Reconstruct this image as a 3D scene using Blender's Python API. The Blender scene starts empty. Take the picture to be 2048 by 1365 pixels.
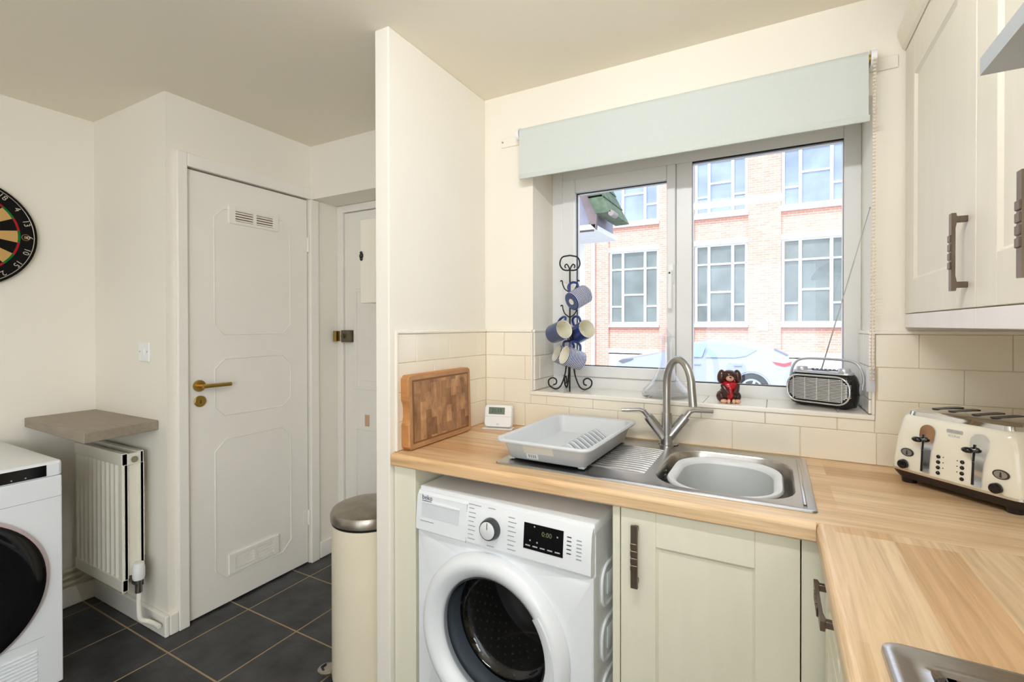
import bpy, bmesh, math, random
from mathutils import Vector, Matrix, Quaternion
random.seed(4)
S = bpy.context.scene
COL = S.collection
PI = math.pi

# ------------------------------------------------------------------ camera
F, VS, YAW, PIT, ROL = 960.05, -24.72, .499466, .0063986, -.0014516
CAM = Vector((1.11034, -1.79166, 1.3012))
cy, sy, cp, sp = math.cos(YAW), math.sin(YAW), math.cos(PIT), math.sin(PIT)
D = Vector((-sy*cp, cy*cp, -sp))
_r = Vector((cy, sy, 0)); _u = _r.cross(D)
R_ = _r*math.cos(ROL) + _u*math.sin(ROL)
U_ = -_r*math.sin(ROL) + _u*math.cos(ROL)
cd = bpy.data.cameras.new('camera'); cam = bpy.data.objects.new('camera', cd); COL.objects.link(cam)
cam.matrix_world = Matrix(((R_.x, U_.x, -D.x, CAM.x), (R_.y, U_.y, -D.y, CAM.y), (R_.z, U_.z, -D.z, CAM.z), (0, 0, 0, 1)))
cd.sensor_width = 36; cd.lens = F/2048*36; cd.shift_y = VS/2048; cd.clip_start = .02; cd.clip_end = 300
S.camera = cam

# ------------------------------------------------------------------ world, sun, lamps, exposure
W = bpy.data.worlds.new('sky'); S.world = W; W.use_nodes = True
nt = W.node_tree; nt.nodes.clear()
wo = nt.nodes.new('ShaderNodeOutputWorld'); bg = nt.nodes.new('ShaderNodeBackground')
sky = nt.nodes.new('ShaderNodeTexSky'); sky.sky_type = 'HOSEK_WILKIE'; sky.turbidity = 6; sky.ground_albedo = .5
sky.sun_direction = Vector((-.35, -.62, .70)).normalized()
mx = nt.nodes.new('ShaderNodeMix'); mx.data_type = 'RGBA'; mx.inputs[0].default_value = .72
mx.inputs[7].default_value = (.80, .88, 1.0, 1)
nt.links.new(sky.outputs[0], mx.inputs[6]); nt.links.new(mx.outputs[2], bg.inputs[0])
bg.inputs[1].default_value = 2.9
nt.links.new(bg.outputs[0], wo.inputs[0])
sl = bpy.data.lights.new('sun', 'SUN'); sl.energy = 2.6; sl.angle = math.radians(3); sl.color = (1, .98, .96)
so = bpy.data.objects.new('sun', sl); COL.objects.link(so)
so.rotation_euler = Vector((.35, .62, -.70)).to_track_quat('-Z', 'Y').to_euler(); so.location = (0, -6, 12)
al = bpy.data.lights.new('added_side_fill', 'AREA'); al.shape = 'RECTANGLE'; al.size = 1.4; al.size_y = 1.25; al.energy = 45; al.color = (.93, .97, 1.0)  # added area fill from the right, brightens the left-hand walls
ao = bpy.data.objects.new('added_side_fill', al); COL.objects.link(ao); ao.location = (1.76, -3.25, 1.45)
ao.rotation_euler = Vector((-1, 0, 0)).to_track_quat('-Z', 'Z').to_euler()
al2 = bpy.data.lights.new('added_rear_fill', 'AREA'); al2.shape = 'RECTANGLE'; al2.size = 1.15; al2.size_y = 1.9; al2.energy = 7; al2.color = (.93, .97, 1.0)  # second added area fill, soft frontal light from behind the camera
ao2 = bpy.data.objects.new('added_rear_fill', al2); COL.objects.link(ao2); ao2.location = (.95, -4.16, 1.05)
ao2.rotation_euler = Vector((0, 1, 0)).to_track_quat('-Z', 'Z').to_euler()
LAMP = 102.0          # ceiling fitting emission strength
S.view_settings.view_transform = 'Standard'; S.view_settings.look = 'None'
S.view_settings.exposure = 0.06; S.view_settings.gamma = 1.0; S.view_settings.use_curve_mapping = False
S.cycles.max_bounces = 10; S.cycles.diffuse_bounces = 6; S.cycles.glossy_bounces = 5; S.cycles.transparent_max_bounces = 16
S.cycles.use_denoising = True; S.cycles.sample_clamp_indirect = 6.0; S.cycles.caustics_reflective = False; S.cycles.caustics_refractive = False

# ------------------------------------------------------------------ materials
def lin(c):
    c = c/255.0
    return c/12.92 if c <= .04045 else ((c+.055)/1.055)**2.4
def rgb(c): return (lin(c[0]), lin(c[1]), lin(c[2]), 1)
MC = {}
def mat(name, c, rough=.5, metal=0.0, var=.04, scale=8, bump=0.0, bscale=60, spec=.5, stretch=None, coat=0):
    if name in MC: return MC[name]
    m = bpy.data.materials.new(name); m.use_nodes = True; n = m.node_tree.nodes; l = m.node_tree.links
    b = n['Principled BSDF']; b.inputs['Roughness'].default_value = rough; b.inputs['Metallic'].default_value = metal
    b.inputs['Specular IOR Level'].default_value = spec
    if coat: b.inputs['Coat Weight'].default_value = coat; b.inputs['Coat Roughness'].default_value = .05
    tc = n.new('ShaderNodeTexCoord'); mp = n.new('ShaderNodeMapping'); l.new(tc.outputs['Object'], mp.inputs[0])
    if stretch: mp.inputs['Scale'].default_value = stretch
    ns = n.new('ShaderNodeTexNoise'); ns.inputs['Scale'].default_value = scale; ns.inputs['Detail'].default_value = 4
    l.new(mp.outputs[0], ns.inputs[0])
    cr = n.new('ShaderNodeValToRGB'); a = rgb(c)
    cr.color_ramp.elements[0].position = .3; cr.color_ramp.elements[1].position = .7
    cr.color_ramp.elements[0].color = tuple(max(0, v*(1-var)) for v in a[:3])+(1,)
    cr.color_ramp.elements[1].color = tuple(min(1, v*(1+var)) for v in a[:3])+(1,)
    l.new(ns.outputs[0], cr.inputs[0]); l.new(cr.outputs[0], b.inputs['Base Color'])
    if bump:
        n2 = n.new('ShaderNodeTexNoise'); n2.inputs['Scale'].default_value = bscale; n2.inputs['Detail'].default_value = 3
        l.new(mp.outputs[0], n2.inputs[0])
        bp = n.new('ShaderNodeBump'); bp.inputs['Strength'].default_value = bump; bp.inputs['Distance'].default_value = .004
        l.new(n2.outputs[0], bp.inputs['Height']); l.new(bp.outputs[0], b.inputs['Normal'])
    MC[name] = m; return m
def emis(name, c, s):
    m = bpy.data.materials.new(name); m.use_nodes = True; n = m.node_tree.nodes; l = m.node_tree.links; n.clear()
    o = n.new('ShaderNodeOutputMaterial'); e = n.new('ShaderNodeEmission'); e.inputs[0].default_value = rgb(c); e.inputs[1].default_value = s
    l.new(e.outputs[0], o.inputs[0]); return m
def glassmat(name, tint=(1, 1, 1), refl=1.0, rough=0.0, milky=0.0):
    m = bpy.data.materials.new(name); m.use_nodes = True; n = m.node_tree.nodes; l = m.node_tree.links; n.clear()
    o = n.new('ShaderNodeOutputMaterial'); t = n.new('ShaderNodeBsdfTransparent'); g = n.new('ShaderNodeBsdfGlossy'); mxs = n.new('ShaderNodeMixShader')
    t.inputs[0].default_value = tuple(tint)+(1,); g.inputs['Roughness'].default_value = rough
    fr = n.new('ShaderNodeLayerWeight'); fr.inputs[0].default_value = .5
    pw = n.new('ShaderNodeMath'); pw.operation = 'POWER'; pw.inputs[1].default_value = 5; l.new(fr.outputs['Facing'], pw.inputs[0])
    ma = n.new('ShaderNodeMath'); ma.operation = 'MULTIPLY_ADD'; ma.inputs[1].default_value = .96; ma.inputs[2].default_value = .04; l.new(pw.outputs[0], ma.inputs[0])
    ml = n.new('ShaderNodeMath'); ml.operation = 'MULTIPLY'; ml.inputs[1].default_value = refl; ml.use_clamp = True
    l.new(ma.outputs[0], ml.inputs[0]); l.new(ml.outputs[0], mxs.inputs[0]); l.new(t.outputs[0], mxs.inputs[1]); l.new(g.outputs[0], mxs.inputs[2])
    last = mxs
    if milky:
        d = n.new('ShaderNodeBsdfDiffuse'); d.inputs[0].default_value = (.85, .87, .9, 1)
        m2 = n.new('ShaderNodeMixShader'); m2.inputs[0].default_value = milky
        l.new(mxs.outputs[0], m2.inputs[1]); l.new(d.outputs[0], m2.inputs[2]); last = m2
    l.new(last.outputs[0], o.inputs[0]); return m
def woodtop(name, rot, c1, c2, c3):
    m = bpy.data.materials.new(name); m.use_nodes = True; n = m.node_tree.nodes; l = m.node_tree.links
    b = n['Principled BSDF']; b.inputs['Roughness'].default_value = .32; b.inputs['Specular IOR Level'].default_value = .45
    tc = n.new('ShaderNodeTexCoord'); mp = n.new('ShaderNodeMapping'); mp.inputs['Rotation'].default_value = (0, 0, rot)
    l.new(tc.outputs['Object'], mp.inputs[0])
    sep = n.new('ShaderNodeSeparateXYZ'); l.new(mp.outputs[0], sep.inputs[0])
    cmb = n.new('ShaderNodeCombineXYZ'); l.new(sep.outputs[0], cmb.inputs[0]); l.new(sep.outputs[1], cmb.inputs[1])
    br = n.new('ShaderNodeTexBrick'); br.inputs['Scale'].default_value = 1; br.inputs['Brick Width'].default_value = .62; br.inputs['Row Height'].default_value = .094
    br.inputs['Mortar Size'].default_value = 0; br.offset = .37; br.offset_frequency = 3
    br.inputs['Color1'].default_value = (0, 0, 0, 1); br.inputs['Color2'].default_value = (1, 1, 1, 1)
    l.new(cmb.outputs[0], br.inputs[0])
    mp2 = n.new('ShaderNodeMapping'); mp2.inputs['Scale'].default_value = (3.2, 70, 70); l.new(mp.outputs[0], mp2.inputs[0])
    n1 = n.new('ShaderNodeTexNoise'); n1.inputs['Scale'].default_value = 1; n1.inputs['Detail'].default_value = 6; n1.inputs['Roughness'].default_value = .6; n1.inputs['Distortion'].default_value = .6
    l.new(mp2.outputs[0], n1.inputs[0])
    mp3 = n.new('ShaderNodeMapping'); mp3.inputs['Scale'].default_value = (.9, 9, 9); l.new(mp.outputs[0], mp3.inputs[0])
    ad = n.new('ShaderNodeVectorMath'); ad.operation = 'ADD'; l.new(mp3.outputs[0], ad.inputs[0]); l.new(br.outputs[0], ad.inputs[1])
    wv = n.new('ShaderNodeTexNoise'); wv.inputs['Scale'].default_value = 1.4; wv.inputs['Detail'].default_value = 3
    l.new(ad.outputs[0], wv.inputs[0])
    cr = n.new('ShaderNodeValToRGB'); e = cr.color_ramp.elements; e[0].position = 0; e[1].position = 1
    e[0].color = rgb(c1); e[1].color = rgb(c3); x = e.new(.5); x.color = rgb(c2)
    l.new(br.outputs[0], cr.inputs[0])
    mul = n.new('ShaderNodeMix'); mul.data_type = 'RGBA'; mul.blend_type = 'MULTIPLY'; mul.inputs[0].default_value = 1
    g = n.new('ShaderNodeValToRGB'); g.color_ramp.elements[0].position = .34; g.color_ramp.elements[1].position = .6
    g.color_ramp.elements[0].color = (.74, .70, .64, 1); g.color_ramp.elements[1].color = (1, 1, 1, 1)
    l.new(n1.outputs[0], g.inputs[0]); l.new(cr.outputs[0], mul.inputs[6]); l.new(g.outputs[0], mul.inputs[7])
    mul2 = n.new('ShaderNodeMix'); mul2.data_type = 'RGBA'; mul2.blend_type = 'MULTIPLY'; mul2.inputs[0].default_value = 1
    g2 = n.new('ShaderNodeValToRGB'); g2.color_ramp.elements[0].position = .3; g2.color_ramp.elements[1].position = .62
    g2.color_ramp.elements[0].color = (.87, .82, .74, 1); g2.color_ramp.elements[1].color = (1.0, 1.0, 1.0, 1)
    l.new(wv.outputs[0], g2.inputs[0]); l.new(mul.outputs[2], mul2.inputs[6]); l.new(g2.outputs[0], mul2.inputs[7])
    l.new(mul2.outputs[2], b.inputs['Base Color']); return m
def brickmat(name, c1, c2, cm):
    m = bpy.data.materials.new(name); m.use_nodes = True; n = m.node_tree.nodes; l = m.node_tree.links
    b = n['Principled BSDF']; b.inputs['Roughness'].default_value = .9; b.inputs['Specular IOR Level'].default_value = .1
    tc = n.new('ShaderNodeTexCoord'); sep = n.new('ShaderNodeSeparateXYZ'); l.new(tc.outputs['Object'], sep.inputs[0])
    ad = n.new('ShaderNodeMath'); ad.operation = 'ADD'; l.new(sep.outputs[0], ad.inputs[0]); l.new(sep.outputs[1], ad.inputs[1])
    cmb = n.new('ShaderNodeCombineXYZ'); l.new(ad.outputs[0], cmb.inputs[0]); l.new(sep.outputs[2], cmb.inputs[1])
    br = n.new('ShaderNodeTexBrick'); br.inputs['Scale'].default_value = 1; br.inputs['Brick Width'].default_value = .225; br.inputs['Row Height'].default_value = .075
    br.inputs['Mortar Size'].default_value = .008; br.inputs['Color1'].default_value = rgb(c1); br.inputs['Color2'].default_value = rgb(c2); br.inputs['Mortar'].default_value = rgb(cm)
    l.new(cmb.outputs[0], br.inputs[0]); l.new(br.outputs[0], b.inputs['Base Color']); return m
def stripemat(name, c1, c2, period, duty):
    m = bpy.data.materials.new(name); m.use_nodes = True; n = m.node_tree.nodes; l = m.node_tree.links
    b = n['Principled BSDF']; b.inputs['Roughness'].default_value = .22
    tc = n.new('ShaderNodeTexCoord'); sep = n.new('ShaderNodeSeparateXYZ'); l.new(tc.outputs['Object'], sep.inputs[0])
    md = n.new('ShaderNodeMath'); md.operation = 'FLOORED_MODULO'; md.inputs[1].default_value = period; l.new(sep.outputs[2], md.inputs[0])
    gt = n.new('ShaderNodeMath'); gt.operation = 'GREATER_THAN'; gt.inputs[1].default_value = period*duty; l.new(md.outputs[0], gt.inputs[0])
    mm = n.new('ShaderNodeMix'); mm.data_type = 'RGBA'; mm.inputs[6].default_value = rgb(c1); mm.inputs[7].default_value = rgb(c2)
    l.new(gt.outputs[0], mm.inputs[0]); l.new(mm.outputs[2], b.inputs['Base Color']); return m
def blockwood(name):
    m = bpy.data.materials.new(name); m.use_nodes = True; n = m.node_tree.nodes; l = m.node_tree.links
    b = n['Principled BSDF']; b.inputs['Roughness'].default_value = .6
    tc = n.new('ShaderNodeTexCoord'); sep = n.new('ShaderNodeSeparateXYZ'); l.new(tc.outputs['Object'], sep.inputs[0])
    cmb = n.new('ShaderNodeCombineXYZ'); l.new(sep.outputs[2], cmb.inputs[0]); l.new(sep.outputs[1], cmb.inputs[1]); l.new(sep.outputs[0], cmb.inputs[2])
    br = n.new('ShaderNodeTexBrick'); br.inputs['Scale'].default_value = 1; br.inputs['Brick Width'].default_value = .062; br.inputs['Row Height'].default_value = .03
    br.inputs['Mortar Size'].default_value = 0; br.inputs['Color1'].default_value = rgb((140, 102, 68)); br.inputs['Color2'].default_value = rgb((206, 162, 118))
    l.new(cmb.outputs[0], br.inputs[0])
    ns = n.new('ShaderNodeTexNoise'); ns.inputs['Scale'].default_value = 14; ns.inputs['Detail'].default_value = 6; ns.inputs['Roughness'].default_value = .65
    mp = n.new('ShaderNodeMapping'); mp.inputs['Scale'].default_value = (1, 1.6, .8); l.new(tc.outputs['Object'], mp.inputs[0]); l.new(mp.outputs[0], ns.inputs[0])
    g = n.new('ShaderNodeValToRGB'); g.color_ramp.elements[0].position = .3; g.color_ramp.elements[1].position = .6
    g.color_ramp.elements[0].color = (.42, .34, .30, 1); g.color_ramp.elements[1].color = (1, .96, .92, 1)
    l.new(ns.outputs[0], g.inputs[0])
    mu = n.new('ShaderNodeMix'); mu.data_type = 'RGBA'; mu.blend_type = 'MULTIPLY'; mu.inputs[0].default_value = 1
    l.new(br.outputs[0], mu.inputs[6]); l.new(g.outputs[0], mu.inputs[7]); l.new(mu.outputs[2], b.inputs['Base Color']); return m

PAINT = mat('cream_wall_paint', (237, 232, 221), .75, var=.012, scale=2, bump=.05, bscale=180, spec=.25)
PAINTW = mat('warm_cream_wall_paint', (236, 230, 217), .75, var=.012, scale=2, bump=.05, bscale=180, spec=.25)
CEIL = mat('cream_ceiling_paint', (240, 233, 217), .85, var=.012, scale=1.5, spec=.2)
GLOSSW = mat('white_gloss_paint', (240, 236, 228), .38, var=.015, scale=5)
UPVC = mat('white_upvc', (226, 226, 224), .35, var=.01)
TILE = mat('cream_glazed_tile', (235, 226, 207), .16, var=.02, scale=3, coat=.2)
TILEW = mat('pale_sill_tile', (236, 230, 218), .16, var=.02, scale=3, coat=.2)
GROUT = mat('cream_grout', (214, 200, 172), .9)
FGROUT = mat('beige_floor_grout', (168, 144, 112), .9)
SLATE = mat('charcoal_slate_tile', (52, 52, 54), .42, var=.6, scale=9, bump=.35, bscale=25, spec=.5)
CREAM = mat('sage_cream_door', (231, 227, 206), .45, var=.02, scale=3, stretch=(8, 8, 1.5), bump=.06, bscale=30)
CREAMU = mat('ivory_wall_unit_door', (230, 224, 208), .45, var=.02, scale=3, stretch=(8, 8, 1.5), bump=.06, bscale=30)
BRONZE = mat('antique_bronze', (114, 100, 86), .38, metal=.85, var=.12, scale=30)
STEEL = mat('brushed_steel', (190, 188, 186), .27, metal=1, var=.05, scale=40, stretch=(1, 12, 1))
STEELD = mat('satin_tap_steel', (176, 175, 172), .3, metal=1, var=.03)
CHROME = mat('chrome', (225, 225, 225), .07, metal=1, var=.01)
WHITEP = mat('white_enamel', (234, 237, 240), .28, var=.01)
WHITEPL = mat('white_plastic', (236, 237, 236), .35, var=.01)
GREYPL = mat('pale_grey_plastic', (208, 211, 214), .38, var=.015)
BLACKG = mat('black_gloss', (12, 12, 14), .08, var=.05)
BLACKP = mat('black_plastic', (22, 20, 20), .35, var=.1)
DARK = mat('dark_interior', (14, 14, 14), .8)
BRASS = mat('satin_brass', (190, 158, 88), .3, metal=1, var=.06)
INK = mat('dark_print', (40, 40, 44), .6)
INKL = mat('grey_print', (160, 162, 166), .6)
PAPER = mat('white_paper', (238, 240, 244), .8)
GLASS = glassmat('window_glass', (.97, .98, .98), 1.0)
WOODX = woodtop('oak_laminate_along_window', 0, (226, 188, 142), (236, 206, 166), (212, 168, 120))
WOODY = woodtop('oak_laminate_along_right_wall', PI/2, (230, 196, 152), (240, 214, 178), (218, 176, 128))

# ------------------------------------------------------------------ mesh helpers
def obj(name, bm, m, parent=None, smooth=None, label=None):
    me = bpy.data.meshes.new(name)
    bmesh.ops.recalc_face_normals(bm, faces=bm.faces)
    bm.to_mesh(me); bm.free(); me.materials.append(m)
    if smooth:
        for p in me.polygons: p.use_smooth = True
        me.set_sharp_from_angle(angle=math.radians(smooth))
    o = bpy.data.objects.new(name, me); COL.objects.link(o)
    if parent: o.parent = parent
    if label: o['label'] = label
    return o
def tag(o, label, cat, group=None):
    o['label'] = label; o['category'] = cat
    if group: o['group'] = group
    return o
def thing(name, label, cat, loc=(0, 0, 0), rz=0, group=None):
    o = bpy.data.objects.new(name, None); COL.objects.link(o); o.empty_display_size = .05
    o.location = loc; o.rotation_euler = (0, 0, rz); return tag(o, label, cat, group)
def struct(name, bm, m, parent=None, smooth=None):
    o = obj(name, bm, m, parent, smooth)
    if not parent: o['kind'] = 'structure'
    return o
def NB(): return bmesh.new()
def box(bm, a, b, bev=0, seg=2, M=None):
    lo = Vector([min(a[i], b[i]) for i in range(3)]); hi = Vector([max(a[i], b[i]) for i in range(3)])
    vs = bmesh.ops.create_cube(bm, size=1, matrix=Matrix.Translation((lo+hi)/2) @ Matrix.Diagonal(((hi-lo).x, (hi-lo).y, (hi-lo).z, 1)))['verts']
    if bev:
        es = list({e for v in vs for e in v.link_edges})
        rr = bmesh.ops.bevel(bm, geom=es, offset=bev, segments=seg, affect='EDGES', profile=.5, clamp_overlap=True)
        vs = list({v for f in rr['faces'] for v in f.verts} | {v for v in vs if v.is_valid})
    if M: bmesh.ops.transform(bm, matrix=M, verts=[v for v in vs if v.is_valid])
    return bm
def loft(bm, rings, cap0=True, cap1=True, close=True):
    V = [[bm.verts.new(p) for p in r] for r in rings]; n = len(V[0])
    for a, b in zip(V, V[1:]):
        for i in range(n if close else n-1):
            j = (i+1) % n
            try: bm.faces.new((a[i], a[j], b[j], b[i]))
            except ValueError: pass
    if cap0: bm.faces.new(list(reversed(V[0])))
    if cap1: bm.faces.new(V[-1])
    return bm
def rr(cx, cyy, w, h, r, n=5):
    r = min(r, w/2-1e-5, h/2-1e-5); out = []
    for k, (sx, sy2) in enumerate(((1, 1), (-1, 1), (-1, -1), (1, -1))):
        for i in range(n+1):
            a = PI/2*k + PI/2*i/n
            out.append((cx+sx*(w/2-r)+r*math.cos(a), cyy+sy2*(h/2-r)+r*math.sin(a)))
    return out
def at_z(pts, z): return [(x, y, z) for x, y in pts]
def lathe(bm, prof, n=40, M=None):
    rings = []
    for r, z in prof: rings.append([(r*math.cos(2*PI*i/n), r*math.sin(2*PI*i/n), z) for i in range(n)])
    nv = len(bm.verts)
    loft(bm, rings, False, False)
    bm.verts.ensure_lookup_table(); vs = [bm.verts[i] for i in range(nv, len(bm.verts))]
    bmesh.ops.remove_doubles(bm, verts=vs, dist=1e-6)
    bm.verts.ensure_lookup_table(); vs = [bm.verts[i] for i in range(nv, len(bm.verts))]
    if M: bmesh.ops.transform(bm, matrix=M, verts=vs)
    return bm
def tube(bm, pts, r, n=10, closed=False):
    P = [Vector(p) for p in pts]; k = len(P); rs = r if isinstance(r, (list, tuple)) else [r]*k
    T = []
    for i in range(k):
        a = P[(i-1) % k] if (i > 0 or closed) else P[i]; b = P[(i+1) % k] if (i < k-1 or closed) else P[i]
        T.append((b-a).normalized())
    up = Vector((0, 0, 1)) if abs(T[0].z) < .9 else Vector((1, 0, 0))
    N = (up - T[0]*up.dot(T[0])).normalized(); rings = []
    for i in range(k):
        if i:
            q = T[i-1].rotation_difference(T[i]); N = (q @ N); N = (N - T[i]*N.dot(T[i])).normalized()
        B = T[i].cross(N)
        rings.append([P[i] + (N*math.cos(2*PI*j/n) + B*math.sin(2*PI*j/n))*rs[i] for j in range(n)])
    if closed: rings.append(rings[0]); loft(bm, rings, False, False); bmesh.ops.remove_doubles(bm, verts=bm.verts, dist=1e-6)
    else: loft(bm, rings)
    return bm
def sph(bm, c, r, n=16, M=None):
    if not isinstance(r, (list, tuple)): r = (r, r, r)
    m = Matrix.Translation(c) @ Matrix.Diagonal((r[0], r[1], r[2], 1))
    if M: m = Matrix.Translation(c) @ M @ Matrix.Diagonal((r[0], r[1], r[2], 1))
    bmesh.ops.create_uvsphere(bm, u_segments=n, v_segments=max(6, n//2+2), radius=1, matrix=m); return bm
def cyl(bm, a, b, r, n=20, r2=None):
    a = Vector(a); b = Vector(b); return tube(bm, [a, b], [r, r if r2 is None else r2], n)
def prism(bm, pts, a, b, axis='z'):
    f = {'z': lambda p, t: (p[0], p[1], t), 'y': lambda p, t: (p[0], t, p[1]), 'x': lambda p, t: (t, p[0], p[1])}[axis]
    return loft(bm, [[f(p, a) for p in pts], [f(p, b) for p in pts]])
def frame_rect(bm, x0, z0, x1, z1, w, y0, y1, bev=0):
    """picture frame in the XZ plane"""
    if not isinstance(w, (list, tuple)): w = (w, w, w, w)    # left,right,bottom,top
    box(bm, (x0, y0, z0), (x0+w[0], y1, z1), bev); box(bm, (x1-w[1], y0, z0), (x1, y1, z1), bev)
    box(bm, (x0+w[0], y0, z0), (x1-w[1], y1, z0+w[2]), bev); box(bm, (x0+w[0], y0, z1-w[3]), (x1-w[1], y1, z1), bev)
    return bm
def text(name, body, size, m, parent, M, ext=.0004, align='CENTER', label=None):
    cu = bpy.data.curves.new(name, 'FONT'); cu.body = body; cu.size = size; cu.extrude = ext; cu.align_x = align; cu.align_y = 'CENTER'; cu.resolution_u = 3
    t = bpy.data.objects.new(name+'_tmp', cu); COL.objects.link(t)
    me = bpy.data.meshes.new_from_object(t.evaluated_get(bpy.context.evaluated_depsgraph_get()))
    bpy.data.objects.remove(t); bpy.data.curves.remove(cu)
    me.transform(M); me.materials.clear(); me.materials.append(m); me.name = name
    o = bpy.data.objects.new(name, me); COL.objects.link(o); o.parent = parent
    if label: o['label'] = label
    return o
def TM(loc, rx=PI/2, rz=0): return Matrix.Translation(loc) @ Matrix.Rotation(rz, 4, 'Z') @ Matrix.Rotation(rx, 4, 'X')
def frame(x, y, z, loc):
    """matrix with given axes"""
    x = Vector(x).normalized(); y = Vector(y).normalized(); z = Vector(z).normalized(); L = Vector(loc)
    return Matrix(((x.x, y.x, z.x, L.x), (x.y, y.y, z.y, L.y), (x.z, y.z, z.z, L.z), (0, 0, 0, 1)))
def spiral(c, r0, r1, a0, a1, ax, ay, n=22):
    c = Vector(c); ax = Vector(ax); ay = Vector(ay)
    return [c + ax*((r0+(r1-r0)*t)*math.cos(a0+(a1-a0)*t)) + ay*((r0+(r1-r0)*t)*math.sin(a0+(a1-a0)*t)) for t in [i/n for i in range(n+1)]]
def bez(pts, n=14):
    """Catmull-Rom through pts"""
    P = [Vector(p) for p in pts]; P = [P[0]*2-P[1]] + P + [P[-1]*2-P[-2]]; out = []
    for i in range(1, len(P)-2):
        for k in range(n):
            t = k/n; a, b, c, d = P[i-1:i+3]
            out.append(.5*((2*b) + (c-a)*t + (2*a-5*b+4*c-d)*t*t + (3*b-a-3*c+d)*t**3))
    out.append(P[-2]); return out

CZ = 2.285; WT = .88
# ------------------------------------------------------------------ SETTING
bm = box(NB(), (-1.9, -4.3, -.08), (1.9, .32, -.0013)); floor = struct('floor', bm, FGROUT)
p = .3325; tcache = {}
def blocked(x0, y0, x1, y1):
    if x0 > .05 and y0 > -.52: return True
    if x0 > 1.25: return True
    if x1 < -1.13 and y0 > -.72: return True
    if y0 > .19: return True
    return False
for i in range(-3, 12):
    for j in range(-2, 15):
        x0 = -1.67+p*(i-1); y0 = .220-p*(j+1)
        x1, y1 = x0+p, y0+p
        a0, b0, a1, b1 = max(x0, -1.77), max(y0, -4.2), min(x1, 1.79), min(y1, .186)
        if a1-a0 < .02 or b1-b0 < .02 or blocked(a0, b0, a1, b1): continue
        g = .0035; bm = box(NB(), (a0+g, b0+g, -.0013), (a1-g, b1-g, 0), .0006, 1)
        obj('floor_tile', bm, SLATE, floor)
bm = box(NB(), (-1.9, -4.3, CZ), (1.9, .32, CZ+.12)); struct('ceiling', bm, CEIL)
bm = box(NB(), (-1.87, -4.2, 0), (-1.77, -.62, CZ)); struct('wall_left', bm, PAINT)
bm = box(NB(), (-1.77, -.72, 0), (-1.125, -.657, CZ)); struct('wall_niche', bm, PAINT)
bm = NB(); box(bm, (-1.225, -.657, 0), (-1.125, -.640, CZ)); box(bm, (-1.225, -.640, 1.995), (-1.125, -.018, CZ)); box(bm, (-1.225, -.018, 0), (-1.125, .25, CZ))
struct('wall_cupboard', bm, PAINT)
bm = NB(); box(bm, (-1.125, 0, 1.995), (-.06, .25, CZ)); box(bm, (-.25, 0, 0), (-.06, .25, 1.995)); struct('wall_lintel', bm, PAINT)
bm = box(NB(), (-.06, -.6, 0), (0, 0, CZ), .004); wpart = struct('wall_partition', bm, PAINT)
bm = NB(); ox0, ox1, oz0, oz1 = .232, 1.37, 1.022, 1.993
box(bm, (-.06, 0, 0), (ox0, .27, CZ)); box(bm, (ox1, 0, 0), (1.79, .27, CZ)); box(bm, (ox0, 0, 0), (ox1, .27, oz0)); box(bm, (ox0, 0, oz1), (ox1, .27, CZ))
wback = struct('wall_back', bm, PAINTW)
bm = NB(); box(bm, (1.79, -2.5, 0), (1.89, .27, CZ)); box(bm, (1.79, -4.2, 0), (1.89, -4.0, CZ)); box(bm, (1.79, -4.0, 0), (1.89, -2.5, .8)); box(bm, (1.79, -4.0, 2.1), (1.89, -2.5, CZ)); struct('wall_right', bm, PAINTW)
w2 = thing('added_window', '', 'window', (1.86, -2.5, .8)); del w2['label'], w2['category']; w2['kind'] = 'structure'; w2.rotation_euler = (0, 0, -PI/2)  # unseen window, added to go with the side fill light
obj('window_frame', frame_rect(NB(), 0, 0, 1.5, 1.3, .06, -.03, .03, .003), UPVC, w2); obj('pane', box(NB(), (.06, -.003, .06), (1.44, .003, 1.24)), GLASS, w2)
bm = NB(); box(bm, (-1.9, -4.3, 0), (.3, -4.2, CZ)); box(bm, (1.6, -4.3, 0), (1.9, -4.2, CZ)); box(bm, (.3, -4.3, 2.08), (1.6, -4.2, CZ)); box(bm, (.3, -4.3, 0), (1.6, -4.2, .02)); struct('wall_front', bm, PAINT)
# wall tiles
tp = .1975; G = .0018; TT = .007
def row(z0, z1, off, wall):
    pass
ROWS = [(1.175, 1.273), (1.0755, 1.1735), (.977, 1.074), (.8805, .9755)]
def tile(parent, a, b, m=TILE): obj('wall_tile', box(NB(), a, b, .0016, 1), m, parent)
for k, (z0, z1) in enumerate(ROWS):
    off = .098 if k % 2 == 0 else .197
    x = off - tp*2
    while x < 1.79:
        a0, a1 = max(x+G/2, .0075), min(x+tp-G/2, 1.789)
        x += tp
        if a1-a0 < .008: continue
        segs = [(a0, a1, z0, z1)]
        if z1 > oz0-.006:      # cut round the window opening
            segs = []
            if a0 < ox0: segs.append((a0, min(a1, ox0-.008), z0, z1))
            if a1 > ox1: segs.append((max(a0, ox1+.008), a1, z0, z1))
            if z0 < oz0-.02 and a1 > ox0 and a0 < ox1: segs.append((max(a0, ox0-.0062), min(a1, ox1+.0062), z0, oz0-.008))
        for s0, s1, q0, q1 in segs:
            if s1-s0 > .006: tile(wback, (s0, -TT, q0), (s1, 0, q1))
    y = -tp*.5 if k % 2 else 0.0
    off = .076 if k % 2 == 0 else .173
    y = -off
    edges = [-.0075, -off] + [-off-tp*i for i in range(1, 4)]
    for e0, e1 in zip(edges, edges[1:]):
        lo, hi = max(e1+G/2, -.565), e0-G/2
        if hi-lo > .008: tile(wpart, (0, lo, z0), (TT, hi, z1))
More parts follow.
